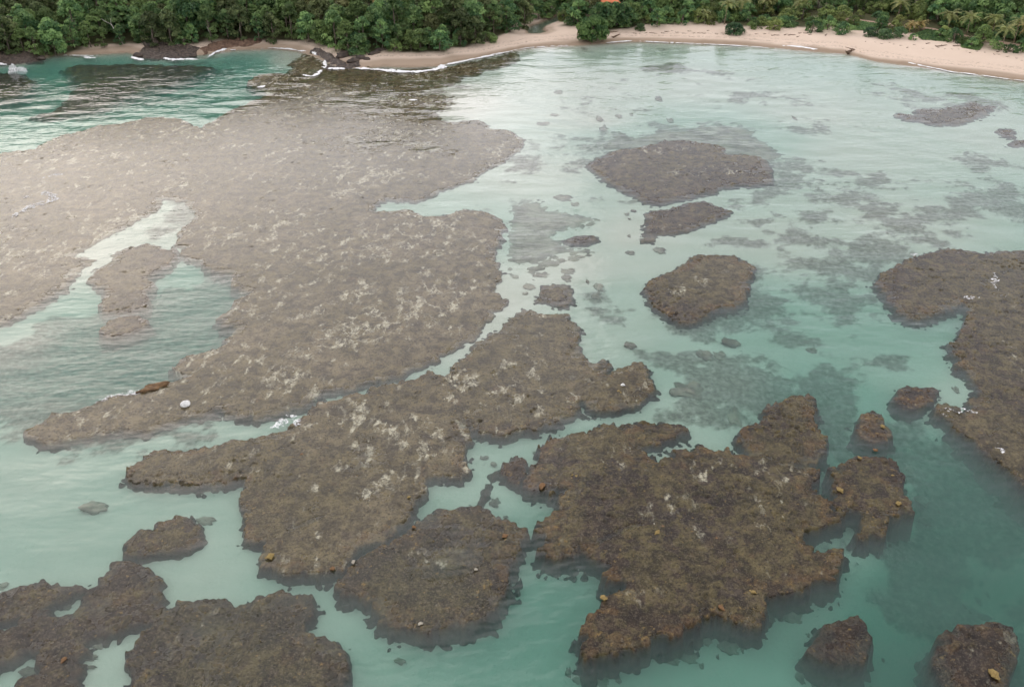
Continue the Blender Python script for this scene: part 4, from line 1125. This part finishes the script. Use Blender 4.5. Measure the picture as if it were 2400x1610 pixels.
def tree_proto(name, seed, H, R, mat, low=.22, nclump=34, leaf=.5, per=62, lumpy=1.0):
    rng = np.random.default_rng(seed)
    root = empty(name)
    cs, rs = [], []
    for i in range(nclump):
        f = rng.random() ** .8
        z = H * (low + (1 - low) * f)
        prof = math.sin(math.pi * min(1, .22 + .78 * f) ** 1.15) ** .55
        rad = R * prof * (.55 + .42 * rng.random())
        an = rng.random() * 2 * math.pi
        cs.append(np.array([rad * math.cos(an), rad * math.sin(an), z - 1.0]))
        rs.append((1.0 + .95 * rng.random()) * lumpy * (R / 4.6) ** .5)
    cs.append(np.array([0, 0, H - 1.6])); rs.append(1.8 * lumpy)
    V, F, T = leaf_cloud(np.array(cs), rs, per, leaf, rng)
    mesh_obj('crown', V, F, M[mat], root, attrs=dict(tint=T))
    limbs = [tube([(0, 0, -.8), (.15, .1, H * .3), (-.1, .2, H * .55), (0, 0, H * .8)], [.34, .27, .2, .08])]
    for i in range(4):
        c = cs[i * 5]
        limbs.append(tube([(0, .1, H * .3 + i * .6), tuple(c * np.array([.5, .5, .85])), tuple(c)], [.14, .1, .04], 5))
    tv, tf = join(limbs)
    mesh_obj('trunk', tv, tf, M['bark'], root, smooth=True)
    return root


def instance(protos, i, loc, rz, s, label, cat, group, name=None):
    src = protos[i % len(protos)]
    o = copy_tree(src)
    o.location, o.rotation_euler = loc, (0, 0, rz)
    o.scale = s if isinstance(s, tuple) else (s, s, s)
    if name:
        o.name = name
    return tag(o, label, cat, group)


def drop_tree(o):
    for c in list(o.children):
        bpy.data.objects.remove(c)
    bpy.data.objects.remove(o)


FOREST = [tree_proto('rainforest_tree', 900 + i, H, R, mt, low, 36, .5, 60, l) for i, (H, R, low, l, mt) in enumerate(
    [(17, 4.6, .15, 1.0, 'leaf_dark'), (15, 5.2, .12, 1.2, 'leaf_mid'), (18.5, 4.2, .18, .95, 'leaf_dark'), (14, 4.4, .08, 1.0, 'leaf_olive'), (16, 5.4, .2, 1.25, 'leaf_dark'), (13, 4.0, .06, .9, 'leaf_mid'), (16, 4.8, .1, 1.1, 'leaf_olive')])]
SHORE = [tree_proto('shore_tree', 930 + i, H, R, 'leaf_mid', low, 30, .45, 60) for i, (H, R, low) in enumerate([(11, 4.6, .08), (9.5, 4.2, .05), (12.5, 4.4, .1)])]
LIGHT = [tree_proto('light_tree', 950 + i, H, R, 'leaf_light', low, 26, .42, 60) for i, (H, R, low) in enumerate([(8, 3.6, .06), (7, 3.8, .04), (9, 3.4, .08)])]
ROUND = [tree_proto('shore_tree', 960, 10.5, 7.2, 'leaf_round', .12, 80, .5, 62, 1.05)]
BUSH = [tree_proto('bush', 970 + i, H, R, 'leaf_blue', .05, 40, .33, 80, .85) for i, (H, R) in enumerate([(4.6, 4.6), (4.0, 3.6), (5.0, 4.0)])]
GBUSH = [tree_proto('bush', 990 + i, H, R, 'leaf_mid', .05, 24, .33, 80, .85) for i, (H, R) in enumerate([(4.6, 4.2), (5.6, 3.8)])]
for p in BUSH + GBUSH:
    for c in p.children:
        if c.name.startswith('crown'):
            c.scale = (1, 1, 1)


def project(x, y, z):
    dz, dy = z - CAM_H, y
    f = dy * CP - dz * SP
    v = dy * SP + dz * CP
    return 1200 + FPX * x / f, 805 - FPX * v / f


FL = [(-300, 142), (0, 126), (60, 122), (95, 124), (190, 111), (260, 105), (340, 101), (350, 107), (430, 107), (480, 99), (560, 93), (600, 93), (723, 96), (767, 108), (805, 124), (857, 124), (882, 122), (972, 122),
      (1036, 120), (1062, 110), (1113, 104), (1149, 95), (1160, 86), (1200, 73), (1236, 58), (1280, 44), (1310, 34), (1325, 50), (1345, 60), (1370, 64), (1420, 68), (1480, 64), (1510, 58), (1560, 58), (1600, 52), (1700, 46), (1800, 40),
      (1900, 32), (2000, 40), (2100, 53), (2200, 68), (2300, 90), (2400, 110), (2750, 165)]
fl = GP(FL, 2.0)
fl = fl[np.argsort(fl[:, 0])]
house_xy = G(1431, 5, 12.0)
rr = random.Random(21)
cnt = 0
ranks = {}
for row, off in enumerate((2.5, 10, 18.5, 28, 39, 51, 64, 78)):
    x = -330 + rr.random() * 6
    while x < 330:
        x += (7.0 if row == 0 else 8.4) * rr.uniform(.8, 1.25) * (.8 if x > 95 else 1)
        y = float(np.interp(x, fl[:, 0], fl[:, 1])) + off + rr.uniform(-2, 2) - (3.0 if x < -70 and row == 0 else 0)
        px, py = project(x, y, 3)
        if px < -220 or px > 2620:
            continue
        right = px > 1560
        midp = 1250 < px <= 1560
        protos = FOREST if not (right or midp) else (SHORE + LIGHT[:1] if row < 2 else FOREST + SHORE)
        s = rr.choice((rr.uniform(.7, .95), rr.uniform(.9, 1.15), rr.uniform(1.0, 1.32)))
        if row == 0:
            s *= rr.uniform(.72, 1.0)
        z = gz(x, y)
        idx = rr.randrange(len(protos))
        if math.hypot(x - house_xy[0], y - house_xy[1]) < 7.5:
            continue
        if abs(x - house_xy[0]) < 9 and y < house_xy[1]:
            s = min(s, (CAM_H - CAM_H * y / G(1431, 12)[1] - z) / 20.0)
            if s < .3:
                continue
        if project(x, y, z + 5 * s)[1] < -12:
            continue
        if sdf(STREAM, np.array([x]), np.array([y]))[0] > -2.5:
            continue
        if ldist(TRACK, np.array([x]), np.array([y]))[0][0] < 4.5:
            continue
        if px < 340:
            where = 'above the dark western ledges'
        elif px < 640:
            where = 'above the reddish bank'
        elif px < 860:
            where = 'behind the rock spine'
        elif px < 1240:
            where = 'above the narrow beach'
        elif px < 1560:
            where = 'east of the stream'
        elif px < 1960:
            where = 'behind the palms'
        else:
            where = 'behind the dirt track'
        rk = ('in the front rank', 'in the second rank', 'in the third rank', 'in the fourth rank', 'in the fifth rank', 'in the sixth rank', 'in the seventh rank', 'in the rearmost rank')[row]
        o = instance(protos, idx, (x, y, z - .2), rr.uniform(0, 6.28), (s * rr.uniform(.9, 1.15), s * rr.uniform(.9, 1.15), s), None, 'tree', f'trees {rk} {where}')
        ranks.setdefault((rk, where), []).append((px, o))
        cnt += 1
ORD_OLD = 'first second third fourth fifth sixth seventh eighth ninth tenth eleventh twelfth thirteenth fourteenth fifteenth sixteenth seventeenth eighteenth nineteenth twentieth'.split()
for (rk, where), lst in ranks.items():
    for i, (_, o) in enumerate(sorted(lst, key=lambda q: q[0])):
        o['label'] = f'green tree, {ORD[i]} from the west {rk} {where}'
print('forest trees', cnt)

for j, (protos, px, py, w, h, lab, cat) in enumerate([
        (ROUND, 1390, 90, 1.0, 1.0, 'big rounded green tree overhanging the beach near the stream mouth', 'tree'),
        (BUSH, 1722, 79, 1.25, 1.35, 'large dome shaped blue green bush on the sand', 'bush'), (GBUSH, 1772, 71, .9, .95, 'bright green bush beside the blue green dome', 'bush'),
        (LIGHT, 1815, 74, .95, .75, 'yellow green bush on the edge of the sand scarp', 'bush'), (LIGHT, 1845, 62, 1.1, 1.0, 'pale green tree behind the sand scarp', 'tree'),
        (LIGHT, 1880, 55, 1.1, 1.05, 'second pale green tree behind the sand scarp', 'tree'), (GBUSH, 1905, 80, 1.0, 1.3, 'green bush rooted in the sand scarp', 'bush'),
        (GBUSH, 1940, 77, .95, 1.2, 'bright leafy bush in the middle of the scarp', 'bush'), (GBUSH, 1975, 84, 1.15, 1.25, 'round green bush at the eastern end of the scarp', 'bush'),
        (LIGHT, 1935, 58, 1.15, .95, 'broad pale green tree above the scarp', 'tree'), (LIGHT, 1975, 60, 1.1, 1.0, 'pale green tree at the end of the dirt track', 'tree'), (LIGHT, 1800, 48, 1.2, 1.1, 'tall pale green tree near the twin palms', 'tree'),
        (BUSH, 2040, 91, .8, .85, 'small dark bush at the head of the wide beach', 'bush'), (BUSH, 2073, 97, 1.15, 1.1, 'dark mounded bush on the low dune', 'bush'), (BUSH, 2108, 96, .95, .95, 'dark bush on the eastern side of the low dune', 'bush'),
        (GBUSH, 2140, 101, .55, .5, 'little green shrub below the dark bushes', 'bush'), (GBUSH, 2235, 108, .95, 1.5, 'tall olive bush between the track and the beach', 'bush'), (GBUSH, 2275, 120, .75, .8, 'low bright bush on the beach edge', 'bush'),
        (SHORE, 2300, 116, .9, .8, 'broad green tree at the edge of the eastern beach', 'tree'), (GBUSH, 2330, 124, .9, 1.0, 'green bush below the eastern palms', 'bush'), (GBUSH, 2366, 131, .8, .85, 'low green bush on the eastern sand', 'bush'),
        (SHORE, 2405, 130, .9, .7, 'green tree at the eastern edge of the picture', 'tree'), (BUSH, 1502, 70, .75, .8, 'small dark bush on the upper beach', 'bush'), (SHORE, 1540, 66, .8, .72, 'rounded green tree at the back of the beach', 'tree'),
        (SHORE, 1478, 66, .85, .8, 'leafy tree next to the round overhanging one', 'tree'), (GBUSH, 1600, 61, .9, 1.2, 'green bush in front of the twin palms', 'bush'), (LIGHT, 1635, 60, .85, .8, 'pale bush west of the twin palms', 'bush'),
        (LIGHT, 1665, 61, .8, .8, 'yellow green bush at the foot of the twin palms', 'bush'), (SHORE, 835, 131, 1.35, .95, 'bright green spreading tree above the sand point', 'tree'), (SHORE, 985, 125, 1.2, .75, 'rounded green tree overhanging the narrow beach', 'tree'),
        (SHORE, 1030, 124, 1.25, .8, 'rounded green tree at the bend of the narrow beach', 'tree'), (GBUSH, 1078, 110, 1.0, 1.3, 'green bush on the narrow beach past the bend', 'bush'), (GBUSH, 1138, 101, 1.1, 1.1, 'green bush near the start of the wide beach', 'bush'),
        (SHORE, 1195, 78, 1.0, .8, 'leafy tree beside the stream pool', 'tree'), (SHORE, 1345, 62, 1.1, .8, 'leafy tree across the stream from the pool', 'tree'), (GBUSH, 925, 127, .9, 1.0, 'green bush between the sand point and the rounded trees', 'bush'),
        (GBUSH, 100, 126, 1.0, 1.0, 'green bush at the end of the wooded ledge', 'bush'), (GBUSH, 430, 110, 1.1, 1.1, 'green bush on top of the surf ledge', 'bush'), (GBUSH, 340, 103, 1.0, 1.2, 'green bush above the sand pocket', 'bush'),
        (GBUSH, 760, 110, 1.0, 1.2, 'green bush behind the rock spine', 'bush'), (LIGHT, 2128, 84, .55, .55, 'yellowish clump on the low dune', 'bush'), (LIGHT, 2150, 80, .55, .55, 'yellowish clump beside the dirt track', 'bush')]):
    x, y = G(px, py, 1.6)
    nm = {'tree': 'shore_tree', 'bush': 'bush'}[cat]
    instance(protos, j, (x, y + 1.5 * w, gz(x, y + 1.5 * w) - .15), rr.uniform(0, 6.28), (w, w, h), lab, cat, 'bushes and trees along the beach', nm)

VEG = [(1540, 60), (1600, 57), (1690, 58), (1720, 70), (1790, 67), (1830, 69), (1900, 74), (1985, 78), (2005, 70), (2030, 85), (2130, 93), (2220, 101), (2270, 114), (2330, 119), (2400, 128), (2560, 152)]
vg = GP(VEG, 1.6)
band = []
x = vg[0, 0]
while x < vg[-1, 0]:
    x += rr.uniform(1.3, 2.3)
    y0, y1 = float(np.interp(x, vg[:, 0], vg[:, 1])) + 1.5, float(np.interp(x, fl[:, 0], fl[:, 1])) + 2
    y = y0 + (max(y1 - y0, 2) + 6) * rr.random() ** 1.2
    if ldist(TRACK, np.array([x]), np.array([y]))[0][0] < 3.6:
        continue
    band.append((x, y))
for i, (x, y) in enumerate(sorted(band)):
    pr = rr.choice([LIGHT, GBUSH, GBUSH, SHORE, BUSH, LIGHT])
    sc_ = rr.uniform(.55, .95) if pr in (GBUSH, BUSH) else rr.uniform(.45, .8)
    px = project(x, y, 2)[0]
    where = 'near the twin palms' if px < 1760 else 'on the sand scarp' if px < 1990 else 'beside the dirt track' if px < 2250 else 'under the eastern palms'
    instance(pr, rr.randrange(3), (x, y, gz(x, y) - .2), rr.uniform(0, 6.28), (sc_ * 1.1, sc_ * 1.1, sc_), '', 'shrub', 'thicket shrubs ' + where, 'shrub')['label'] = f'green shrub, {nth("s" + where)} from the west in the thicket {where}'
for px, py, k_, lab in [(1262, 44, .8, 'leafy tree on the far bank of the stream pool'), (1288, 33, .8, 'leafy tree at the bend of the stream'), (1316, 22, .85, 'leafy tree at the head of the stream'), (1342, 34, .8, 'leafy tree over the upper stream')]:
    x, y = G(px, py, 1.0)
    instance(SHORE, px, (x, y, gz(x, y) - .2), px, k_, lab, 'tree', 'trees by the stream', 'shore_tree')

# ------------------------------------------------------------------ palms
def frond_mesh(name, seed, mat, L=3.9):
    rng = np.random.default_rng(seed)
    V, F = [], []
    nseg = 9
    mid = []
    for i in range(nseg + 1):
        t = i / nseg
        mid.append(Vector((L * (t - .12 * t * t), 0, L * (.42 * t - .85 * t * t))))
    for i in range(1, nseg + 1):
        for sgn in (-1, 1):
            for q in (0, .5):
                a = mid[i - 1].lerp(mid[i], q)
                b = mid[i - 1].lerp(mid[i], q + .42)
                ll = 1.0 * math.sin(math.pi * min(.97, (i - 1 + q) / nseg * .8 + .2)) + .12
                tip = (a + b) / 2 + Vector((.45 * ll, sgn * ll * .85, -.42 * ll + rng.normal() * .06))
                k = len(V)
                V += [a, b, tip]
                F.append((k, k + 1, k + 2))
    tv, tf = tube([tuple(m) for m in mid], [.07 * (1 - .8 * i / nseg) for i in range(nseg + 1)], 4)
    b = len(V)
    V += tv
    F += [tuple(i + b for i in f) for f in tf]
    me = bpy.data.meshes.new(name)
    me.from_pydata([tuple(v) for v in V], [], F)
    at = me.attributes.new('tint', 'FLOAT', 'POINT')
    at.data.foreach_set('value', np.clip(rng.random(len(V)) * .5 + .25, 0, 1).astype(np.float32))
    me.materials.append(M[mat])
    return me


FRONDS = {m: [frond_mesh('frond', 60 + i, m) for i in range(3)] for m in ('palm', 'palm_gold')}


def palm(px, py, H, mat, label, s=1.0, nf=17):
    x, y = G(px, py, 1.8)
    root = empty('palm_tree', (x, y, gz(x, y)), rr.uniform(0, 6.28), 1.0)
    tag(root, label, 'palm', 'palms behind the beach')
    lean = rr.uniform(.2, 1.1)
    path = [(0, 0, -.5), (lean * .25, 0, H * .35), (lean * .7, 0, H * .7), (lean, 0, H)]
    tv, tf = tube(path, [.24, .18, .15, .14], 7)
    mesh_obj('trunk', tv, tf, M['palmbark'], root, smooth=True)
    for i in range(nf):
        o = bpy.data.objects.new('frond', FRONDS[mat][i % 3])
        COL.objects.link(o)
        o.parent = root
        o.location = (lean, 0, H)
        up = (i % 3) * .42 - .12 + rr.uniform(-.12, .12)
        o.rotation_euler = (rr.uniform(-.25, .25), -up, i * 2.399 + rr.uniform(-.2, .2))
        k = s * rr.uniform(1.1, 1.45)
        o.scale = (k, k, k)


for a in [(881, 80, 13.0, 'palm_gold', 'tall golden palm rising among the dark wood above the narrow beach', 1.15), (1697, 60, 9.8, 'palm', 'tall palm with bare trunk behind the blue green dome bush', 1.1),
          (1733, 52, 9.2, 'palm', 'palm with drooping fronds next to the tall bare trunk', 1.1), (1893, 36, 8.8, 'palm', 'palm crown above the pale green trees', 1.15), (1975, 34, 10.0, 'palm', 'palm near the end of the dirt track', 1.1),
          (2097, 62, 8.4, 'palm', 'palm standing alone beyond the dirt track', 1.15), (2217, 84, 7.6, 'palm', 'wide palm over the dirt track', 1.15), (2262, 94, 8.2, 'palm', 'palm with two trunks of shade beside the track', 1.15),
          (2345, 124, 8.6, 'palm', 'palm on the edge of the eastern beach', 1.1), (2372, 112, 9.6, 'palm', 'palm behind the eastern beach with yellow tips', 1.15), (2400, 124, 9.4, 'palm_gold', 'golden palm at the eastern edge of the picture', 1.15),
          (2128, 84, 3.4, 'palm_gold', 'low yellow palm on the low dune', .8), (2152, 80, 3.0, 'palm_gold', 'small yellow palm beside the low one', .8), (1866, 50, 7.8, 'palm', 'palm half hidden in the pale green trees', 1.0),
          (1785, 46, 8.2, 'palm', 'palm behind the tall pale green tree', 1.0), (1648, 58, 4.6, 'palm', 'short palm west of the twin palms', .85), (2320, 100, 8.8, 'palm', 'palm above the broad eastern tree', 1.1)]:
    palm(*a)

# bare pale trunks
def dead_tree(px, py, H, lean, lab, z=2.2):
    x, y = G(px, py, z)
    root = empty('dead_tree', (x, y - 1.5, gz(x, y)))
    tag(root, lab, 'tree', 'bare trunks at the forest edge')
    a = tube([(0, 0, -.3), (lean * .5, 0, H * .5), (lean, 0, H)], [.3, .24, .17], 6)
    mesh_obj('trunk', *a, M['palebark'], root, smooth=True)
    mesh_obj('branch', *tube([(lean, 0, H), (lean * 1.7, 0, H * 1.14), (lean * 2.2, 0, H * 1.3)], [.15, .11, .05], 5), M['palebark'], root, smooth=True)
    mesh_obj('branch', *tube([(lean, 0, H), (lean + .1, .2, H * 1.15), (lean * .9, .3, H * 1.3)], [.12, .09, .04], 5), M['palebark'], root, smooth=True)


dead_tree(291, 100, 8.5, -3.4, 'white forked bare trunk leaning above the little sand pocket')
dead_tree(500, 92, 8.0, -2.2, 'thin pale bare trunk above the reddish bank')

# ------------------------------------------------------------------ driftwood on the beach
LOGM = []
for i in range(3):
    r2 = random.Random(70 + i)
    parts = [tube([(-1, 0, 0), (-.4, .08 * r2.uniform(-1, 1), .02), (.3, .1 * r2.uniform(-1, 1), .03), (1, .1 * r2.uniform(-1, 1), .1)], [.13, .12, .09, .04], 6)]
    parts.append(tube([(-.1, 0, .02), (.15, .3 * r2.choice((-1, 1)), .16), (.4, .5 * r2.choice((-1, 1)), .22)], [.06, .04, .02], 5))
    parts.append(tube([(-.95, 0, 0), (-1.12, .16, .1), (-1.2, .2, .2)], [.09, .06, .03], 5))
    v, f = join(parts)
    me = bpy.data.meshes.new('driftwood')
    me.from_pydata([tuple(q) for q in v], [], f)
    me.polygons.foreach_set('use_smooth', np.ones(len(me.polygons), bool))
    me.materials.append(M['drift'])
    LOGM.append(me)
DRIFT = [(1993, 119, 3.3, 2.2, 1.0, 'thick brown stranded log with an upright root at the water edge'), (1444, 84, 3.0, 1.4, 1.0, 'fallen trunk slanting down the beach by the round tree'), (1438, 76, 2.6, 1.2, .3, 'pale fallen trunk under the trees by the round tree'),
         (1358, 82, 1.2, 1.8, .4, 'dark stump on the sand beside the round tree'), (1373, 84, 1.3, 1.4, .9, 'dark driftwood piece next to the stump'), (2205, 118, 3.0, 1.0, .35, 'long grey log on the eastern sand'), (2173, 112, 1.4, 1.3, .6, 'short dark log on the eastern sand'),
         (1935, 88, 1.9, 1.0, 1.1, 'driftwood branch standing under the scarp'), (1875, 84, 1.0, 2.0, .3, 'dark lump of driftwood below the scarp'), (2240, 119, 1.5, 2.0, .1, 'dark driftwood heap on the eastern sand'), (2027, 105, .7, 1.6, 1.2, 'small dark post on the wide beach'), (2338, 132, 1.4, 1.6, .6, 'dark driftwood at the eastern dune foot')]
for j, (px, py, L, th, rz, lab) in enumerate(DRIFT):
    x, y = G(px, py, 1.0)
    place_mesh('driftwood', LOGM[j % 3], (x, y, gz(x, y) + .1 * L * .3), (L, L * th * .8, L * th * .8), rz, lab, 'driftwood')
for j in range(34):
    px = 1485 + (j + rr.uniform(.1, .9)) / 34 * 420
    py = np.interp(px, [1485, 1560, 1640, 1740, 1830, 1905], [79, 77, 79, 83, 86, 90]) + rr.gauss(0, 1.3)
    x, y = G(px, py, .9)
    L = rr.uniform(.5, 1.3)
    place_mesh('driftwood', LOGM[j % 3], (x, y, gz(x, y) + .04), (L, L * 1.5, L * 1.2), rr.gauss(0, .35), f'small dark driftwood, {nth("strand")} from the west in the strand line of the beach', 'driftwood', 'strand line driftwood')
for j in range(22):
    px = 2040 + (j + rr.uniform(.1, .9)) / 22 * 360
    py = np.interp(px, [2040, 2150, 2250, 2330, 2400], [108, 119, 128, 138, 150]) + rr.gauss(0, 2.5)
    x, y = G(px, py, .9)
    L = rr.uniform(.3, .8)
    place_mesh('driftwood', LOGM[j % 3], (x, y, gz(x, y) + .04), (L, L * 1.6, L * 1.3), rr.gauss(0, .5), f'driftwood bit, {nth("east")} from the west scattered on the eastern beach', 'driftwood', 'driftwood scattered on the eastern beach')

# ------------------------------------------------------------------ dirt track and ground cover
segs = []
for i in range(len(TRACK) - 1):
    for t in np.linspace(0, 1, 8, endpoint=False):
        segs.append(TRACK[i] * (1 - t) + TRACK[i + 1] * t)
segs = np.array(segs)
tan = np.gradient(segs, axis=0)
tan /= np.linalg.norm(tan, axis=1)[:, None]
nor = np.stack([-tan[:, 1], tan[:, 0]], -1)
offs = np.array([-2.6, -1.4, 0, 1.4, 2.6])
TX = segs[:, None, 0] + nor[:, None, 0] * offs
TY = segs[:, None, 1] + nor[:, None, 1] * offs
TZ = ground_z(TX.ravel(), TY.ravel()).reshape(TX.shape).max(1)[:, None] + .12 + 0 * TX
TZ[:, 0] -= .35
TZ[:, -1] -= .35
track = mesh_obj('dirt_track', np.stack([TX.ravel(), TY.ravel(), TZ.ravel()], -1), grid_faces(len(segs), 5), M['dirt'], smooth=True)
tag(track, 'pale dirt track running behind the eastern beach', 'path', kind='structure')


def cover(poly, label, seed, n=1500):
    rng = np.random.default_rng(seed)
    P = GP(poly, 1.8)
    lo, hi = P.min(0), P.max(0)
    q = lo + (hi - lo) * rng.random((n * 3, 2))
    q = q[sdf(P, q[:, 0], q[:, 1]) > -.3][:n]
    z = ground_z(q[:, 0], q[:, 1])
    c = np.stack([q[:, 0], q[:, 1], z + .12], -1)
    V, F, T = leaf_cloud(c, [.55] * len(c), 40, .3, rng, .7)
    return tag(mesh_obj('ground_cover', V, F, M['leaf_mid'], attrs=dict(tint=T)), label, 'plants', kind='stuff')


cover([(2148, 88), (2170, 80), (2222, 90), (2215, 104), (2160, 100)], 'bright creeping plants between the track and the eastern beach', 5)
cover([(1985, 66), (2010, 60), (2060, 68), (2050, 78), (2000, 78)], 'creeping plants on the sand below the dirt track', 6)
cover([(2250, 104), (2300, 112), (2290, 124), (2255, 118)], 'creeping plants at the foot of the eastern trees', 7)

# ------------------------------------------------------------------ house among the trees
SCREEN = []
hx, hy = house_xy
for dx_ in (-6, -2, 2, 6):
    xx, yy = hx + dx_, hy - 7
    zz_ = gz(xx, yy)
    ray = CAM_H - CAM_H * yy / G(1431, 6 + abs(dx_) * .3)[1]
    k_ = max(.3, (ray - zz_) / 10.6)
    SCREEN.append((xx, yy, zz_, k_))
hz = gz(hx, hy)
house = empty('house', (hx, hy, hz), .12)
tag(house, 'house with an orange roof just showing above the trees', 'house')


def box(x0, x1, y0, y1, z0, z1):
    v = [(x, y, z) for z in (z0, z1) for y in (y0, y1) for x in (x0, x1)]
    f = [(0, 2, 3, 1), (4, 5, 7, 6), (0, 1, 5, 4), (2, 6, 7, 3), (0, 4, 6, 2), (1, 3, 7, 5)]
    return v, f


zr = CAM_H - CAM_H * (hy - 3.4) / G(1431, 8)[1] - hz
mesh_obj('wall', *box(-3.8, 3.8, -2.8, 2.8, -.5, zr), M['wall'], house)
mesh_obj('roof', [(-4.4, -3.4, zr - .1), (4.4, -3.4, zr - .1), (4.4, 3.4, zr - .1), (-4.4, 3.4, zr - .1), (-2, 0, zr + 2.2), (2, 0, zr + 2.2)],
         [(0, 1, 5, 4), (1, 2, 5), (2, 3, 4, 5), (3, 0, 4), (3, 2, 1, 0)], M['roof'], house)
mesh_obj('door', *box(-.5, .5, -2.9, -2.79, 0, 2.1), M['wood'], house)
for xx in (-2.6, 1.6):
    w_ = mesh_obj('window', *box(xx, xx + 1.1, -2.88, -2.79, zr - 2.4, zr - 1.2), M['wood'], house)
    mesh_obj('pane', *box(xx + .1, xx + 1.0, -2.92, -2.885, zr - 2.3, zr - 1.3), M['glass'], w_)



for (xx, yy, zz_, k_), nth in zip(SCREEN, ('first', 'second', 'third', 'fourth')):
    instance(SHORE, 0, (xx, yy, zz_ - .2), xx, (k_ * 1.1, k_ * 1.1, k_), f'green tree, {nth} from the west just below the orange roof', 'tree', 'trees below the orange roof', 'shore_tree')
for p in FOREST + SHORE + LIGHT + ROUND + BUSH + GBUSH:
    drop_tree(p)
